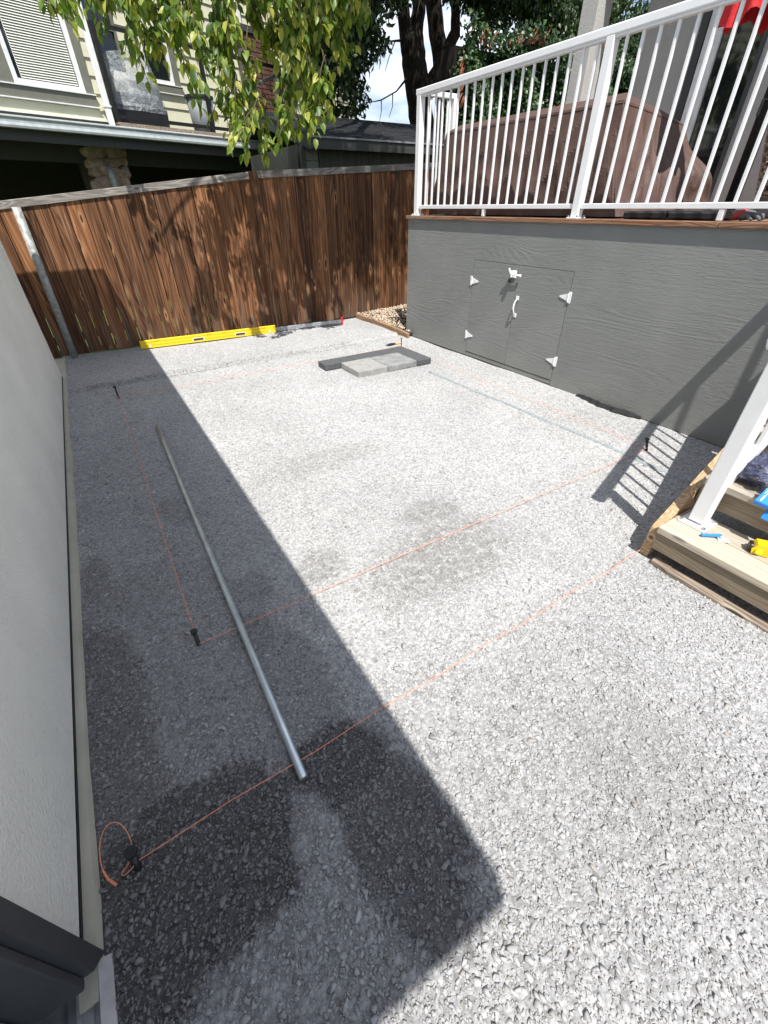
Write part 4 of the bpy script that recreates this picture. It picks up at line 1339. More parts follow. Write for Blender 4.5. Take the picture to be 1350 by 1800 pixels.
kn = MB().tube([(-0.447, 0.70, 0.03), (-0.441, 0.678, 0.016), (-0.425, 0.655, 0.011)], [0.002, 0.0032, 0.0036], 8)
kn.build("frayed_end", M['string'], bpy.data.objects["string_line.004"])
for lab, px, py, sz in (("single dark flat stone lying among the pale gravel in the foreground", 0.355, 0.50, 0.014), ):
    tv, tf = stone_templates(1)[0]
    me = quads_mesh("flat_stone", tv * np.array([sz, sz * 1.3, sz * 0.4]), tf, M['paver_mid'])
    o = link("flat_stone", me, None, Matrix.Translation((0.50, 0.52, 0.012)))
    meta(o, lab, "stone")

# on the steps: blue utility tool with a white tag, yellow-black power tool, bagged cloth with a blue card
_before = set(bpy.data.objects.keys())
ut = thing("utility_knife", "small blue utility knife with white tag on the lowest tread", "knife", (1.985, 0.47, 0.24))
MB().tube([(1.955, 0.500, 0.249), (1.975, 0.480, 0.252), (2.000, 0.462, 0.251), (2.020, 0.450, 0.249)], [0.008, 0.007, 0.0075, 0.009], 8).build("handle", M['blue_plastic'], ut)
tg = MB().box((2.012, 0.432, 0.2425), (0.032, 0.042, 0.003), Matrix.Rotation(R(35), 3, 'Z')).box((2.018, 0.438, 0.246), (0.020, 0.028, 0.003), Matrix.Rotation(R(50), 3, 'Z') @ Matrix.Rotation(R(20), 3, 'X'))
tg.build("tag", M['white_paper'], ut)
pt = thing("power_tool", "yellow and black cordless tool lying on the lowest tread", "power tool", (2.05, 0.28, 0.24))
rt = Matrix.Rotation(R(-62), 3, 'Z')
def TP(x_, y_, z_):
    return Vector((2.045, 0.315, 0.24)) + rt @ Vector((x_, y_, z_))
hx = MB()
hx.prism([(-0.028, 0.004), (-0.034, 0.028), (-0.020, 0.052), (0.022, 0.054), (0.036, 0.034), (0.032, 0.004)], lambda p, k: TP(p[0], -0.026 + 0.052 * k, p[1]))
hx.build("head", M['tool_yellow'], pt)
MB().box(TP(-0.034, 0.0, 0.026), (0.016, 0.040, 0.034), rt, 0.004).build("nose", M['black_plastic'], pt)
MB().tube([TP(-0.008, -0.027, 0.024), TP(-0.008, -0.034, 0.024)], 0.013, 12).build("button", M['lime'], pt)
MB().tube([TP(0.03, 0, 0.028), TP(0.09, 0, 0.032), TP(0.17, 0.004, 0.030), TP(0.22, 0.004, 0.030)], [0.023, 0.026, 0.024, 0.028], 14).build("grip", M['black_plastic'], pt, smooth=True)
MB().box(TP(0.10, 0.0, 0.052), (0.12, 0.016, 0.012), rt, 0.004).build("switch", M['tool_yellow'], pt)

bg = thing("bagged_cloth", "navy cloth in a clear plastic bag with a blue card on the second step", "packaged cloth", (2.3, 0.42, 0.423))
def blob(name, c, rad, mat, amp, seed, parent, sub=4, freq=14, flat0=None):
    from mathutils import noise
    bm = bmesh.new()
    bmesh.ops.create_icosphere(bm, subdivisions=sub, radius=1.0)
    for v in bm.verts:
        nn = noise.fractal(v.co * freq * 0.12 + Vector((seed, 0, 0)), 0.8, 2.2, 4) + 0.6 * abs(noise.noise(v.co * 3 + Vector((seed, 4, 0))))
        p = v.co * (1 + amp * nn)
        p = Vector((p.x * rad[0], p.y * rad[1], p.z * rad[2]))
        if flat0 is not None and p.z < flat0:
            p.z = flat0
        v.co = p
    me = bpy.data.meshes.new(name)
    bm.to_mesh(me); bm.free()
    me.materials.append(M[mat])
    me.polygons.foreach_set('use_smooth', [True] * len(me.polygons))
    return link(name, me, parent, Matrix.Translation(c))
blob("cloth", (2.30, 0.40, 0.475), (0.14, 0.19, 0.075), 'navy', 0.28, 2.0, bg, 5, 22, -0.050)
blob("bag", (2.295, 0.40, 0.476), (0.155, 0.215, 0.085), 'bag', 0.24, 2.0, bg, 5, 26, -0.0515)
cd = MB().box((2.105, 0.385, 0.445), (0.085, 0.075, 0.028), Matrix.Rotation(R(-28), 3, 'Y'), 0.003)
cd.build("card", M['blue_card'], bg)
cd2 = MB().box((2.078, 0.335, 0.395), (0.05, 0.075, 0.006), Matrix.Rotation(R(-65), 3, 'Y'))
cd2.build("card_flap", M['blue_card'], bg)
wt = MB()
rr_ = Matrix.Rotation(R(-28), 3, 'Y')
for k in range(4):
    wt.box(Vector((2.105, 0.385, 0.445)) + rr_ @ Vector((0.026 - 0.008 * (k % 2), 0.026 - 0.008 * k, 0.0148)), (0.040 - 0.006 * (k % 2), 0.0022, 0.0008), rr_)
wt.box(Vector((2.105, 0.385, 0.445)) + rr_ @ Vector((-0.018, 0.020, 0.0148)), (0.030, 0.006, 0.0008), rr_)
wt.build("printed_lines", M['white_paper'], bg)

# these were laid out on a slightly higher step: bring them down onto the treads
bpy.context.view_layer.update()
for o in [o for o in bpy.data.objects if o.name not in _before and o.parent is None]:
    dz = -0.025 if o['category'] != 'packaged cloth' else -0.0205
    k = 1.021
    o.location = (o.location.x * k, o.location.y * k, o.location.z + dz)

# ================================================================== NEIGHBOUR HOUSE (rotated frame)
O = Vector((-0.25, 9.0, 0)); U = Vector((0.95274563, 0.30376925, 0)); Vv = Vector((-0.30376925, 0.95274563, 0))
NA = math.atan2(U.y, U.x)
RN = Matrix.Rotation(NA, 3, 'Z')
def NP3(u, v, z):
    return O + U * u + Vv * v + Vector((0, 0, z))
nb = thing("neighbour_house", "cream siding neighbour house with dark carport below and gutter above the fence", "house", tuple(NP3(2, 2, 0)))
def nbox(name, u0, u1, v0, v1, z0, z1, mat, parent=nb, ch=0.0, tilt=None):
    c = NP3((u0 + u1) / 2, (v0 + v1) / 2, (z0 + z1) / 2)
    b = MB().box((0, 0, 0), (u1 - u0, v1 - v0, z1 - z0), tilt, ch)
    return link(name, b.mesh(name, M[mat]), parent, Matrix.Translation(c) @ RN.to_4x4())
# carport under the upper floor
nbox("floor_slab", -4.0, 8.5, 0.02, 5.2, 2.30, 2.435, 'soffit')
nbox("fascia", -4.0, 8.5, -0.012, 0.018, 2.185, 2.42, 'soffit')
nbox("beam", -4.0, 8.5, 0.55, 0.70, 2.02, 2.299, 'soffit')
nbox("carport_wall", -4.0, 8.5, 4.0, 4.1, -0.09, 2.299, 'carport')
nbox("carport_wall", -4.1, -4.0, 0.3, 4.0, -0.09, 2.299, 'carport')
nbox("carport_wall", 8.5, 8.6, 0.3, 4.0, -0.09, 2.299, 'carport')
gt = MB()
gp_ = [(0.0, 2.31), (0.108, 2.312), (0.112, 2.335), (0.100, 2.365), (0.098, 2.395), (0.112, 2.418), (0.110, 2.430), (0.090, 2.414), (0.0, 2.412)]
gt.prism(gp_, lambda p, k: NP3(-4.0 if k == 0 else 4.28, -0.014 - p[0], p[1]))
gt.build("gutter", M['gutter'], nb)
nbox("gutter_lip", -4.0, 4.28, -0.126, -0.108, 2.424, 2.436, 'dripwhite')
# stone pier: individual stones around a mortar core
core = nbox("stone_pier", 1.14, 1.64, 0.5, 1.0, -0.09, 2.299, 'mortar')
from mathutils import noise as mnoise
def rock(c, d, seed):
    bm = bmesh.new()
    bmesh.ops.create_icosphere(bm, subdivisions=2, radius=0.62)
    for v in bm.verts:
        s_ = max(abs(v.co.x), abs(v.co.y), abs(v.co.z))
        p = v.co.lerp(v.co * (0.5 / max(s_, 1e-4)), 0.80)
        p += v.co * 0.26 * mnoise.noise(v.co * 2.1 + Vector((seed, seed * 2, 0)))
        v.co = Vector((p.x * d[0], p.y * d[1], p.z * d[2]))
    me = bpy.data.meshes.new("stone"); bm.to_mesh(me); bm.free()
    me.materials.append(M['stonecol'])
    return link("stone", me, core, Matrix.Translation(c) @ (RN @ Matrix.Rotation(random.gauss(0, 0.16), 3, 'Y')).to_4x4())
zz = 1.55
row = 0
while zz < 2.29:
    hh = random.uniform(0.10, 0.25)
    uu = 1.10
    while uu < 1.66:
        ww = random.uniform(0.14, 0.44)
        ww = min(ww, 1.70 - uu)
        if ww > 0.06:
            rock(NP3(uu + ww / 2, 0.50, zz + hh / 2 + random.uniform(-0.02, 0.02)), (ww * 1.16, 0.15, hh * 1.20), row * 3.1 + uu * 7)
        uu += ww
    zz += hh; row += 1
vp = MB().tube([NP3(1.33, 0.30, 1.2), NP3(1.33, 0.30, 1.90), NP3(1.325, 0.34, 1.945)], [0.05, 0.05, 0.045], 14)
vp.build("vent_pipe", M['galv'], nb, smooth=True)
# left wing: siding, window with blind, downspout
def courses(u0, u1, v, z0, z1, step=0.20, mat='siding', holes=()):
    z = z0
    while z < z1:
        spans = [(u0, u1)]
        for hu0, hu1, hz0, hz1 in holes:
            if z + step > hz0 + 0.02 and z < hz1 - 0.02:
                ns = []
                for a, b_ in spans:
                    if a < hu0: ns.append((a, min(b_, hu0)))
                    if b_ > hu1: ns.append((max(a, hu1), b_))
                spans = [s_ for s_ in ns if s_[1] - s_[0] > 0.02]
        for a, b_ in spans:
            c = NP3((a + b_) / 2, v, z + step / 2)
            bb = MB().box((0, 0, 0), (b_ - a, 0.014, step + 0.02), Matrix.Rotation(R(-6.0), 3, 'X'), 0)
            link("siding_board", bb.mesh("siding_board", M[mat]), nb, Matrix.Translation(c) @ RN.to_4x4())
        z += step
WIN = (-0.02, 1.40, 2.66, 5.0)
courses(-4.0, 1.54, 0.25, 2.445, 5.8, 0.19, holes=[WIN])
nbox("wall", -4.0, 1.50, 0.275, 2.0, 2.44, 5.9, 'siding')
nbox("window_casing", 1.285, 1.395, 0.222, 0.262, 2.80, 5.0, 'greytrim')
nbox("window_casing", -0.02, 0.40, 0.222, 0.262, 2.80, 5.0, 'greytrim')
nbox("window_sill", -1.2, 1.40, 0.215, 0.262, 2.665, 2.785, 'greytrim')
nbox("sill_flashing", -1.2, 1.405, 0.195, 0.262, 2.787, 2.80, 'dripwhite')
nbox("sill_flashing", -1.2, 1.405, 0.200, 0.262, 2.650, 2.663, 'dripwhite')
nbox("skirt_trim", -4.0, 1.50, 0.205, 0.24, 2.44, 2.50, 'greytrim')
nbox("skirt_flashing", -4.0, 1.50, 0.190, 0.24, 2.502, 2.512, 'dripwhite')
wf = nbox("window", 0.40, 1.283, 0.262, 0.27, 2.80, 5.0, 'glass')
for nm, a in (("window_frame", (0.40, 0.455, 0.222, 0.258, 2.80, 5.0)), ("window_frame", (1.225, 1.283, 0.222, 0.258, 2.80, 5.0)), ("window_frame", (0.457, 1.223, 0.222, 0.258, 2.802, 2.86))):
    nbox(nm, *a, 'vinyl', wf)
bl = MB()
zz = 2.885
while zz < 5.0:
    bl.box(NP3(0.86, 0.249, zz), (0.70, 0.031, 0.003), RN @ Matrix.Rotation(R(50), 3, 'X'))
    zz += 0.026
bl.build("blind", M['blind'], wf)
ds = MB().box((0, 0, 0), (0.075, 0.06, 3.4), None, 0.006)
dso = link("downspout", ds.mesh("downspout", M['vinyl']), nb, Matrix.Translation(NP3(1.475, 0.10, 2.435 + 1.7)) @ RN.to_4x4())
nbox("downspout_strap", 1.43, 1.52, 0.062, 0.215, 2.66, 2.68, 'vinyl', dso)
# recessed wall of the upper terrace
DW = (2.05, 2.84, 3.27, 4.9)
SW = (3.18, 3.88, 3.26, 4.0)
courses(1.5, 9.0, 2.0, 2.445, 6.0, 0.20, holes=[DW, SW, (5.33, 6.05, 2.3, 4.35)])
nbox("wall", 1.5, 9.0, 2.03, 2.2, 2.44, 6.0, 'siding')
dw = nbox("window", 2.10, 2.80, 2.004, 2.02, 3.30, 4.85, 'glass')
nbox("window_frame", 2.05, 2.84, 1.965, 2.003, 3.27, 3.31, 'alu', dw)
nbox("window_frame", 2.10, 2.80, 1.965, 2.003, 3.93, 4.00, 'greytrim', dw)
nbox("window_frame", 2.80, 2.84, 1.965, 2.003, 3.312, 4.85, 'greytrim', dw)
sw = nbox("window", 3.25, 3.72, 2.004, 2.02, 3.42, 3.95, 'glass')
for a in ((3.22, 3.265, 1.96, 2.003, 3.37, 4.0), (3.70, 3.755, 1.96, 2.003, 3.37, 4.0), (3.267, 3.698, 1.96, 2.003, 3.37, 3.42)):
    nbox("window_frame", *a, 'vinyl', sw)
nbox("window_casing", 3.757, 3.88, 1.965, 2.003, 3.38, 4.0, 'greytrim', sw)
nbox("window_sill", 3.18, 3.90, 1.950, 2.003, 3.25, 3.355, 'greytrim', sw)
nbox("sill_flashing", 3.18, 3.91, 1.94, 2.003, 3.357, 3.368, 'dripwhite', sw)
nbox("sill_flashing", 3.18, 3.91, 1.945, 2.003, 3.235, 3.248, 'dripwhite', sw)
nbox("outlet_plate", 4.11, 4.17, 1.97, 1.984, 3.47, 3.60, 'vinyl')
nbox("trim_post", 5.30, 5.345, 1.93, 1.98, 2.44, 3.3, 'dripwhite')
nbox("downspout", 5.40, 5.47, 1.86, 1.93, 4.4, 5.8, 'vinyl')
chm = nbox("chimney", 5.36, 6.04, 1.72, 2.0, 2.44, 4.32, 'brick_mortar')
nbox("chimney_cap", 5.28, 6.12, 1.66, 2.0, 4.322, 4.42, 'soffit', chm)
bk_a = MB().box((0, 0, 0), (0.205, 0.05, 0.066), None, 0.004).mesh("brick", M['brick'])
bk_h = MB().box((0, 0, 0), (0.100, 0.05, 0.066), None, 0.004).mesh("brick", M['brick'])
for r_ in range(24):
    z = 2.48 + r_ * 0.077
    if r_ % 2 == 0:
        seq = [(5.465, 0), (5.68, 0), (5.895, 0)]
    else:
        seq = [(5.412, 1), (5.575, 0), (5.79, 0), (5.953, 1)]
    for u_, hlf in seq:
        link("brick", bk_h if hlf else bk_a, chm, Matrix.Translation(NP3(u_, 1.712 + random.uniform(-0.003, 0.003), z)) @ RN.to_4x4())
nbox("roof", -4.2, 1.6, 0.1, 2.0, 6.0, 6.15, 'soffit')
nbox("roof", -4.2, 9.2, 2.002, 5.4, 6.0, 6.15, 'soffit')
# terrace kerb and its black railing
nbox("terrace_kerb", 1.56, 4.9, 0.03, 0.20, 2.437, 2.50, 'edging')
nr = thing("terrace_railing", "thin black metal railing along the neighbour's upper terrace", "railing", tuple(NP3(3.2, 0.15, 2.5)))
for u_ in (1.60, 3.24, 4.9):
    nbox("post", u_ - 0.028, u_ + 0.028, 0.12, 0.176, 2.501, 3.52, 'black_metal', nr)
for z in (2.575, 3.54):
    nbox("rail", 1.57, 4.92, 0.128, 0.168, z - 0.022, z + 0.022, 'black_metal', nr)
gate = thing("handrail", "grey-topped handrail with square post on the terrace beside the brick chimney", "handrail", tuple(NP3(4.25, 0.3, 2.5)))
nbox("post", 4.205, 4.255, 0.30, 0.35, 2.437, 3.17, 'black_metal', gate)
b = MB().box((0, 0, 0), (0.95, 0.06, 0.055), None, 0.004)
link("rail", b.mesh("rail", M['greytrim']), gate, Matrix.Translation(NP3(4.62, 0.33, 3.345)) @ (RN @ Matrix.Rotation(-R(22), 3, 'Y')).to_4x4())
nbox("post", 5.03, 5.08, 0.30, 0.35, 2.437, 3.48, 'black_metal', gate)
# covered barbecue and bin on the terrace
gr = thing("barbecue", "black barbecue under crumpled clear plastic on the neighbour's terrace", "barbecue", tuple(NP3(2.15, 0.6, 2.437)))
bod = MB()
bod.prism([(1.76, 2.47), (1.74, 2.72), (2.60, 2.76), (2.58, 2.47)], lambda p, k: NP3(p[0], 0.42 + 0.42 * k, p[1]))
for u_ in (1.8, 2.52):
    for v_ in (0.46, 0.78):
        bod.box(NP3(u_, v_, 2.454), (0.05, 0.05, 0.034), RN)
bod.build("firebox", M['black_plastic'], gr)
lid = MB()
NL = 16
for k in range(NL + 1):
    a = math.pi * k / NL
    for i_, u_ in enumerate((1.80, 2.56)):
        lid.v.append(tuple(NP3(u_, 0.63 - 0.20 * math.cos(a), 2.765 + 0.42 * math.sin(a))))
for k in range(NL):
    lid.f.append((2 * k, 2 * k + 1, 2 * k + 3, 2 * k + 2))
lid.f.append(tuple(2 * k for k in range(NL + 1))); lid.f.append(tuple(2 * k + 1 for k in range(NL, -1, -1)))
lid.build("lid", M['galv'], gr, smooth=True)
fl = MB()
NU, NZ2 = 34, 26
for j in range(NZ2 + 1):
    f = j / NZ2
    for k in range(NU):
        a = 2 * math.pi * k / NU
        w_ = 0.36 + 0.10 * f
        d_ = 0.20 + 0.10 * f
        sq = 1 / max(abs(math.cos(a)), abs(math.sin(a))) ** 0.6
        cru = 1 + 0.07 * mnoise.noise(Vector((math.cos(a) * 3, math.sin(a) * 3, f * 6))) + 0.05 * mnoise.noise(Vector((math.cos(a) * 9, math.sin(a) * 9, f * 14)))
        fl.v.append(tuple(NP3(2.17 + w_ * math.cos(a) * sq * cru, 0.63 + d_ * math.sin(a) * sq * cru, 3.42 - 0.72 * f - 0.10 * (1 - f) * abs(math.cos(a)))))
for j in range(NZ2):
    for k in range(NU):
        fl.f.append((j * NU + k, j * NU + (k + 1) % NU, (j + 1) * NU + (k + 1) % NU, (j + 1) * NU + k))
fl.f.append(tuple(range(NU)))
fl.build("plastic_cover", M['film'], gr, smooth=True)
bn = thing("bin", "grey tapered bin standing on the neighbour's terrace behind the railing", "bin", tuple(NP3(3.45, 0.7, 2.437)))
bc = MB()
bb0 = NP3(3.46, 0.75, 2.437)
bc.tube([bb0, bb0 + Vector((0, 0, 0.60))], [0.17, 0.235], 22)
bc.build("body", M['bin_grey'], bn, smooth=True)
MB().tube([bb0 + Vector((0, 0, 0.585)), bb0 + Vector((0, 0, 0.625))], 0.250, 22).build("rim", M['black_plastic'], bn)
MB().tube([bb0 + Vector((0, 0, 0.626)), bb0 + Vector((0, 0, 0.66))], [0.245, 0.16], 22).build("lid", M['bin_grey'], bn)

# ================================================================== SHED
sh = thing("shed", "low dark green shed with black shingle roof behind the fence", "shed", (5.5, 8.2, 0))
SX0, SX1, SYF, SYB = 3.25, 8.6, 7.45, 9.6
box("wall", ((SX0 + 0.28 + SX1) / 2, SYF + 0.05, 1.04), (SX1 - SX0 - 0.28, 0.10, 2.26), M['t111'], sh)
box("wall", (SX0 + 0.05, (SYF + SYB) / 2 + 0.06, 1.04), (0.10, SYB - SYF - 0.12, 2.26), M['soffit'], sh)
box("wall", ((SX0 + SX1) / 2, SYB + 0.06, 1.04), (SX1 - SX0, 0.10, 2.26), M['t111'], sh)
for z0, z1 in ((-0.05, 0.9), (0.904, 1.98), (1.984, 2.17)):
    box("siding_panel", (SX0 + 0.175, SYF + 0.02, (z0 + z1) / 2), (0.20, 0.05, z1 - z0), M['sage'], sh, 0.004)
box("corner_trim", (SX0 + 0.030, SYF - 0.004, 1.05), (0.06, 0.05, 2.2), M['shedtrim'], sh)
box("corner_trim", (SX0 + 0.30, SYF - 0.004, 1.05), (0.03, 0.04, 2.2), M['t111'], sh)
SLP = 0.235
def roof_z(y):
    return 2.255 + SLP * (y - 7.30)
rfm = MB()
rfm.prism([(7.30, roof_z(7.30) - 0.05), (9.35, roof_z(9.35) - 0.05), (10.6, roof_z(9.35) - 0.40), (10.6, roof_z(9.35) - 0.36), (9.35, roof_z(9.35) - 0.006), (7.30, roof_z(7.30) - 0.006)], lambda p, k: (3.34 if k == 0 else 8.8, p[0], p[1]))
rfm.build("roof", M['soffit'], sh)
box("fascia", (6.07, 7.285, 2.165), (5.46, 0.025, 0.115), M['shedtrim'], sh)
box("drip_edge", (6.07, 7.275, 2.238), (5.48, 0.04, 0.022), M['flash'], sh)
rk = MB().prism([(7.27, roof_z(7.30) - 0.16), (9.35, roof_z(9.35) - 0.16), (9.35, roof_z(9.35) + 0.004), (7.27, roof_z(7.30) + 0.004)], lambda p, k: (3.312 + 0.026 * k, p[0], p[1]))
rk.build("rake_board", M['shedtrim'], sh)
sg = MB()
yy = 7.26
r_ = 0
while yy < 9.34:
    x_ = 3.30 - random.random() * 0.2
    while x_ < 8.8:
        w_ = random.choice((0.16, 0.24, 0.30))
        t0_ = random.uniform(0.004, 0.011)
        a, b_ = max(3.30, x_), min(8.82, x_ + w_ - 0.006)
        if b_ > a:
            sg.add([(a, yy, roof_z(yy)), (b_, yy, roof_z(yy)), (b_, yy + 0.16, roof_z(yy + 0.16)), (a, yy + 0.16, roof_z(yy + 0.16)),
                    (a, yy, roof_z(yy) + t0_ + 0.006), (b_, yy, roof_z(yy) + t0_ + 0.006), (b_, yy + 0.16, roof_z(yy + 0.16) + 0.001), (a, yy + 0.16, roof_z(yy + 0.16) + 0.001)],
                   [(0, 1, 5, 4), (4, 5, 6, 7), (0, 4, 7, 3), (1, 2, 6, 5)])
        x_ += w_
    yy += 0.135
sg.build("shingles", M['shingle'], sh, kind='stuff')

# ================================================================== TREES AND HEDGE
def leaf_cloud(centers, dirs, norms, length, width, mat, name, shade, fine=True):
    """Folded leaves at given centres; each has a mid rib and two blades."""
    n = len(centers)
    d = dirs / np.linalg.norm(dirs, axis=1, keepdims=True)
    s = np.cross(d, norms); s /= np.maximum(np.linalg.norm(s, axis=1, keepdims=True), 1e-6)
    u = np.cross(s, d)
    L = length[:, None]; W = width[:, None]
    if fine:
        prof = [(0.0, 0, 0), (0.22, -0.42, 0.10), (0.22, 0.42, 0.10), (0.30, 0, 0.0), (0.55, -0.46, 0.06), (0.55, 0.46, 0.06), (0.62, 0, -0.05), (1.0, 0, -0.16)]
        tris = [(0, 3, 1), (0, 2, 3), (1, 3, 4), (3, 6, 4), (3, 2, 5), (3, 5, 6), (4, 6, 7), (6, 5, 7)]
    else:
        prof = [(0.0, 0, 0), (0.45, -0.48, 0.08), (0.45, 0.48, 0.08), (1.0, 0, -0.10)]
        tris = [(0, 3, 1), (0, 2, 3)]
    V = np.stack([centers + d * L * a + s * W * b_ + u * L * c for a, b_, c in prof], 1).reshape(-1, 3)
    T = (np.array(tris)[None] + (np.arange(n) * len(prof))[:, None, None]).reshape(-1, 3)
    return quads_mesh(name, V, T, mat, np.repeat(shade, len(prof)))

bt = thing("big_tree", "old tree with dark forked trunk behind the shed and bright leafy hanging branches", "tree", (8.2, 11.0, 0))
def limb(name, pts, rad, parent=bt, n=14):
    P = []
    RR = []
    for i in range(len(pts) - 1):
        a, b_ = Vector(pts[i]), Vector(pts[i + 1])
        for k in range(5):
            f = k / 5
            P.append(a.lerp(b_, f) + Vector((random.gauss(0, 0.012), random.gauss(0, 0.012), 0)))
            RR.append(rad[i] + (rad[i + 1] - rad[i]) * f)
    P.append(Vector(pts[-1])); RR.append(rad[-1])
    return MB().tube(P, RR, n).build(name, M['bark'], parent, smooth=True)
trk = limb("trunk", [(8.25, 11, -0.1), (8.14, 11, 1.5), (7.98, 11, 3.0), (7.74, 11, 3.9), (7.62, 11, 4.42)], [0.42, 0.34, 0.285, 0.27, 0.25], n=20)
limb("limb", [(7.56, 11.0, 4.15), (7.40, 11.0, 4.75), (7.15, 10.9, 5.6), (6.6, 10.3, 7.2), (5.6, 9.0, 8.2)], [0.16, 0.125, 0.115, 0.09, 0.05])
limb("limb", [(7.70, 11.0, 4.15), (7.80, 11.0, 4.9), (7.93, 11.1, 5.8), (8.2, 11.4, 8.0)], [0.17, 0.135, 0.12, 0.07])
limb("limb", [(7.92, 10.95, 3.25), (8.10, 10.9, 3.65), (8.34, 10.85, 4.05), (8.68, 10.8, 4.52)], [0.17, 0.14, 0.125, 0.12])
limb("limb", [(8.66, 10.8, 4.45), (8.60, 10.8, 5.0), (8.48, 10.7, 5.7), (8.9, 9.8, 7.4)], [0.11, 0.09, 0.085, 0.04])
limb("limb", [(9.66, 12, -0.1), (9.64, 12, 2.8), (9.30, 12, 4.1), (9.0, 12, 4.95), (8.75, 12, 5.9), (9.2, 12, 8)], [0.36, 0.25, 0.20, 0.185, 0.17, 0.08])
limb("limb", [(6.6, 10.3, 7.2), (5.0, 7.6, 7.3), (3.4, 5.4, 7.2), (1.6, 3.9, 6.9)], [0.12, 0.09, 0.06, 0.03], n=8)  # unseen limb added to carry the leaves that shade the fence
limb("branch", [(6.6, 10.3, 7.2), (5.2, 8.4, 6.6), (4.2, 7.2, 5.6), (3.2, 6.4, 4.7), (2.5, 6.1, 4.2)], [0.09, 0.07, 0.055, 0.04, 0.032], n=8)
# fine bare twigs left of the trunk
tw = MB()
for a, pts in enumerate(([(7.55, 11, 3.75), (7.25, 11, 3.5), (6.85, 11, 3.33), (6.45, 11, 3.25)], [(7.45, 11, 4.3), (7.1, 11, 4.25), (6.75, 11, 4.3), (6.4, 11, 4.3)], [(7.4, 11, 4.55), (7.2, 11, 4.75), (6.95, 11, 4.9)], [(7.0, 11, 4.26), (6.85, 11, 4.05), (6.7, 11, 3.9)], [(6.9, 11, 4.28), (6.85, 11, 4.0), (6.8, 11, 3.8)], [(7.15, 11, 3.45), (7.15, 11, 3.25), (7.05, 11, 3.05)], [(6.85, 11, 3.33), (6.85, 11, 3.15), (6.8, 11, 2.98)], [(7.2, 11, 4.25), (7.05, 11, 4.0), (6.95, 11, 3.78)])):
    tw.tube(pts, [0.028 if a in (0, 1, 2) else 0.012] + [0.014 if a in (0, 1, 2) else 0.008] * (len(pts) - 2) + [0.005], 6)
tw.build("bare_twigs", M['bark'], bt, kind='stuff')

def clump(centers, radii, n_each, seed, droop=0.6):
    r = np.random.default_rng(seed)
    C, D, Nn = [], [], []
    for (c, rad), ne in zip(zip(centers, radii), n_each):
        p = r.normal(size=(ne, 3)); p /= np.linalg.norm(p, axis=1, keepdims=True)
        p *= (r.uniform(0, 1, ne) ** 0.45)[:, None]
        C.append(np.array(c) + p * np.array(rad))
        dd = r.normal(size=(ne, 3)); dd[:, 2] -= droop * 2
        D.append(dd); Nn.append(r.normal(size=(ne, 3)) + np.array([0, 0, 0.8]))
    return np.concatenate(C), np.concatenate(D), np.concatenate(Nn)
# crown seen in the picture: hanging dark mass left of the trunk, dark canopy to the right, unseen high canopy above
cents, rads, cnt = [], [], []
r = np.random.default_rng(21)
for c, rd, k in (((5.25, 9.9, 3.5), (0.50, 0.5, 0.85), 16), ((4.75, 10.0, 3.75), (0.55, 0.5, 0.75), 12), ((5.75, 10.0, 4.0), (0.35, 0.4, 0.35), 9), ((6.05, 10.2, 4.55), (0.5, 0.4, 0.22), 8), ((6.75, 10.6, 4.85), (0.5, 0.4, 0.22), 6), ((4.1, 10.0, 4.6), (0.8, 0.5, 0.4), 8)):
    for _ in range(k):
        p = r.normal(size=3) * 0.5
        cents.append(np.array(c) + p * np.array(rd)); rads.append((0.24, 0.24, 0.30)); cnt.append(130)
for c, rd, k in (((9.4, 10.7, 5.35), (1.0, 0.5, 0.55), 18), ((11.0, 10.7, 5.2), (1.2, 0.6, 0.75), 26), ((12.8, 10.7, 5.0), (1.1, 0.6, 0.9), 24), ((14.6, 10.7, 4.8), (1.2, 0.6, 1.2), 20), ((8.0, 12.6, 6.2), (1.8, 0.6, 0.7), 16)):
    for _ in range(k):
        p = r.normal(size=3) * 0.5
        cents.append(np.array(c) + p * np.array(rd)); rads.append((0.42, 0.42, 0.42)); cnt.append(260)
for _ in range(230):                                   # high crown, outside the frame, that shades the shed and trunk
    p = r.normal(size=3); p = p / np.linalg.norm(p) * r.uniform(0.2, 1) ** 0.5
    cents.append(np.array((6.6, 8.9, 7.2)) + p * np.array((3.6, 2.6, 1.7))); rads.append((0.6, 0.6, 0.45)); cnt.append(100)
for _ in range(95):                                    # unseen overhanging leaves added along the sun's slope to shade the fence
    zc = r.uniform(6.2, 7.8)
    cents.append(np.array((r.uniform(0.7, 3.6), r.uniform(6.85, 8.9) - 0.52 * zc, zc))); rads.append((0.42, 0.34, 0.30)); cnt.append(75)
C_, D_, N_ = clump(cents, rads, cnt, 31)
n = len(C_)
me = leaf_cloud(C_, D_, N_, r.uniform(0.09, 0.15, n), r.uniform(0.05, 0.085, n), M['leaf_shaded'], "crown", r.uniform(0, 1, n), fine=False)
meta(link("crown", me, bt), kind='stuff')

# bright hanging branch over the fence: twigs with drooping leaves
hb = bt
r = np.random.default_rng(77)
PXB = [(85, 40), (105, 48), (140, 55), (160, 60), (185, 85), (215, 95), (262, 150), (285, 130), (310, 120), (345, 120), (365, 165), (400, 240), (425, 262), (450, 285), (475, 288), (500, 240), (520, 235), (545, 258), (565, 230), (590, 160), (610, 140), (632, 75), (655, 65)]
bx = np.array([p[0] for p in PXB]); by = np.array([p[1] for p in PXB])
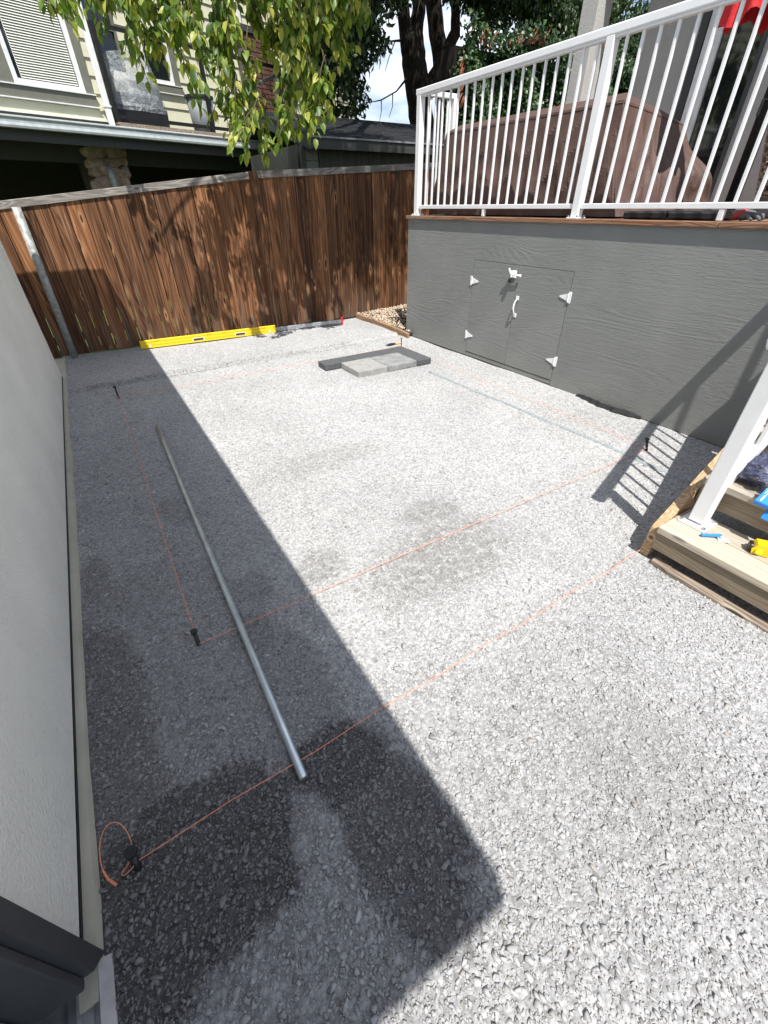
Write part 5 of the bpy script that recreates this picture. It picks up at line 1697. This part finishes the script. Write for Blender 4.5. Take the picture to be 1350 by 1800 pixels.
# the silhouette's lower edge converted to heights at the branch's own distance
def at_y(px, py, Yw):
    d = CR * ((px - 675) / 747.07) - CU * ((py - 900) / 747.07) + CF
    t_ = Yw / d.y
    return CAM + d * t_
twig_mb = MB()
LC, LD, LN, LS = [], [], [], []
lead = []
for kx in range(8):
    xx = 0.35 + kx * 0.42
    y0 = 5.3 + 0.25 * math.sin(kx * 2.1)
    zt = 3.55 + 0.15 * math.sin(kx)
    lead.append((xx, y0, zt))
MB().tube([(2.5, 6.1, 4.2), (2.1, 5.7, 4.05), (1.4, 5.45, 3.75), (0.7, 5.35, 3.4), (0.25, 5.3, 3.05)], [0.03, 0.026, 0.02, 0.014, 0.006], 8).build("bough", M['bark'], hb, smooth=True)
MB().tube([(2.5, 6.1, 4.2), (2.75, 5.7, 4.0), (3.1, 5.4, 3.7), (3.5, 5.2, 3.35)], [0.03, 0.024, 0.016, 0.006], 8).build("bough", M['bark'], hb, smooth=True)
def add_twig(a, b_, nleaf, leaf=0.094):
    a, b_ = Vector(a), Vector(b_)
    mid = a.lerp(b_, 0.5) + Vector((random.gauss(0, 0.05), random.gauss(0, 0.05), 0.06))
    pts = [(a * (1 - f) ** 2 + mid * 2 * f * (1 - f) + b_ * f * f) for f in [k / 6 for k in range(7)]]
    twig_mb.tube(pts, [0.005] * 3 + [0.0035] * 3 + [0.002], 5)
    for k in range(nleaf):
        f = 0.12 + 0.88 * (k + random.random()) / nleaf
        p = a * (1 - f) ** 2 + mid * 2 * f * (1 - f) + b_ * f * f
        dr = (b_ - a).normalized()
        side = Vector((random.gauss(0, 1), random.gauss(0, 1), 0)).normalized()
        dd = side * random.uniform(0.3, 1.0) + dr * 0.4 + Vector((0, 0, -random.uniform(0.1, 1.2)))
        LC.append(tuple(p + side * 0.015)); LD.append(tuple(dd))
        LN.append((side.x + random.gauss(0, 0.5), side.y - 0.5 + random.gauss(0, 0.5), 0.7 + random.gauss(0, 0.4)))
        LS.append(leaf * random.uniform(0.7, 1.25))
SPRAYS = [(92, 28, 2), (120, 42, 3), (152, 22, 3), (185, 50, 3), (190, 20, 5), (218, 100, 2), (228, 55, 4), (262, 146, 3), (262, 78, 4), (296, 40, 7), (330, 62, 6), (352, 100, 5), (312, 108, 4), (285, 118, 3),
          (352, 196, 2), (366, 140, 3), (400, 232, 4), (392, 170, 5), (410, 112, 7), (392, 50, 8), (432, 282, 3), (428, 252, 4), (470, 286, 3), (492, 262, 4), (500, 205, 5), (446, 190, 4), (452, 70, 8), (488, 120, 8), (500, 55, 8),
          (548, 246, 4), (562, 216, 5), (540, 175, 6), (522, 130, 8), (560, 95, 9), (592, 128, 5), (600, 70, 8), (560, 30, 8), (632, 58, 5), (650, 28, 4), (615, 25, 7), (345, 20, 7), (250, 22, 6), (440, 20, 7), (505, 15, 7)]
for px, py, k in SPRAYS:
    Yw = r.uniform(4.95, 5.70)
    tip = at_y(px, py, Yw)
    root = tip + Vector((r.normal(0.06, 0.10), r.normal(0.06, 0.08), r.uniform(0.42, 0.60)))
    for q_ in range(k):
        f = r.uniform(0.0, 0.62)
        base = root.lerp(tip, f)
        a_ = tip + Vector((r.normal(0, 0.075), r.normal(0, 0.09), abs(r.normal(0, 0.07)))) + (root - tip) * f * 0.35
        if q_ == 0:
            base, a_ = root, tip
        add_twig(base, a_, int(r.uniform(13, 18)))
for i in range(55):                                   # the part of the branch above the frame
    b_ = Vector((1.5 + 2.7 * r.uniform(0, 1) ** 0.55, r.uniform(4.9, 5.95), r.uniform(2.95, 4.0)))
    a = b_ + Vector((r.normal(0, 0.15), r.normal(0.05, 0.12), r.uniform(0.25, 0.5)))
    add_twig(a, b_, int(r.uniform(10, 16)), 0.10)
tw_o = twig_mb.build("twigs", M['twig'], hb, kind='stuff')
LC, LD, LN, LS = map(np.array, (LC, LD, LN, LS))
kp = (LC[:, 0] - 0.01 * LC[:, 1]) < 0.585 * LC[:, 1] + 0.02   # the spray ends short of the trunk
LC, LD, LN, LS = LC[kp], LD[kp], LN[kp], LS[kp]
# the largest-showing leaves as single parts, the rest joined
cf = (LC - np.array(CAM)) @ np.array(CF)
pxl = 675 + 747 * ((LC - np.array(CAM)) @ np.array(CR)) / cf
pyl = 900 - 747 * ((LC - np.array(CAM)) @ np.array(CU)) / cf
vis = (pxl > 0) & (pxl < 1350) & (pyl > -5)
order = np.argsort(np.where(vis, cf / LS, 1e9))
one = order[:295]
rest = np.setdiff1d(np.arange(len(LC)), one)
leaf_me = leaf_cloud(np.zeros((1, 3)), np.array([[0, 0, -1.0]]), np.array([[0, -1.0, 0]]), np.array([1.0]), np.array([0.60]), M['leaf_one'], "leaf", np.array([0.5]))
for i in one:
    d = Vector(LD[i]).normalized(); nn = Vector(LN[i])
    s_ = d.cross(nn).normalized(); u_ = s_.cross(d)
    base_s = Vector((0, 0, -1)).cross(Vector((0, -1, 0))).normalized(); base_u = base_s.cross(Vector((0, 0, -1)))
    B0 = Matrix((Vector((0, 0, -1)), base_s, base_u)).transposed()
    B1 = Matrix((d, s_, u_)).transposed()
    rot = (B1 @ B0.inverted()).to_4x4()
    link("leaf", leaf_me, hb, Matrix.Translation(LC[i]) @ rot @ Matrix.Scale(LS[i], 4))
me = leaf_cloud(LC[rest], LD[rest], LN[rest], LS[rest], LS[rest] * 0.60, M['leaf_bright'], "foliage", r.uniform(0, 1, len(rest)))
meta(link("foliage", me, hb), kind='stuff')
print("leaves", len(LC))

# ivy-covered hedge with orange stems on top
hg = thing("ivy_hedge", "tall dense ivy hedge with orange shoots on top behind the deck", "hedge", (9.2, 8.5, 0))
r = np.random.default_rng(8)
n = 26000
hx_ = r.uniform(6.75, 13.5, n)
top_z = 3.86 + 0.10 * np.sin(hx_ * 3.1) + 0.05 * np.sin(hx_ * 9) - 0.5 * np.clip((7.05 - hx_) / 0.3, 0, 1)
hz_ = top_z * r.uniform(0.45, 1, n)
hy_ = 8.30 + np.abs(r.normal(0, 0.13, n)) + 0.10 * np.sin(hx_ * 5 + hz_ * 4)
# extra tufts along the top
k = 1600
tx = r.uniform(6.9, 13.4, k)
tz = 3.86 + 0.10 * np.sin(tx * 3.1) + 0.05 * np.sin(tx * 9) + np.abs(r.normal(0, 0.09, k))
C_ = np.concatenate([np.stack([hx_, hy_, hz_], 1), np.stack([tx, 8.35 + r.normal(0, 0.12, k), tz], 1)])
n = len(C_)
D_ = r.normal(size=(n, 3)) + np.array([0, -0.5, -0.7])
N_ = r.normal(size=(n, 3)) * 0.6 + np.array([-0.2, -0.9, 0.9])
me = leaf_cloud(C_, D_, N_, r.uniform(0.06, 0.10, n), r.uniform(0.05, 0.085, n), M['leaf_ivy'], "foliage", r.uniform(0, 1, n), fine=False)
meta(link("foliage", me, hg), kind='stuff')
box("thicket", (10.1, 8.72, 1.85), (6.6, 0.5, 3.7), M['bark'], hg)
so = MB()
for i in range(46):
    xx = r.uniform(6.9, 10.6)
    z0 = 3.82 + 0.1 * math.sin(xx * 3.1)
    so.tube([(xx, 8.3, z0 - 0.05), (xx + r.uniform(0.05, 0.18), 8.27, z0 + r.uniform(0.06, 0.20))], 0.011, 5)
for i in range(12):
    z0 = r.uniform(2.8, 3.7)
    xx = 6.74 + r.uniform(0, 0.12)
    so.tube([(xx, 8.26, z0), (xx + 0.06, 8.24, z0 + 0.14)], 0.011, 5)
so.build("orange_shoots", M['orange_stem'], hg, kind='stuff')
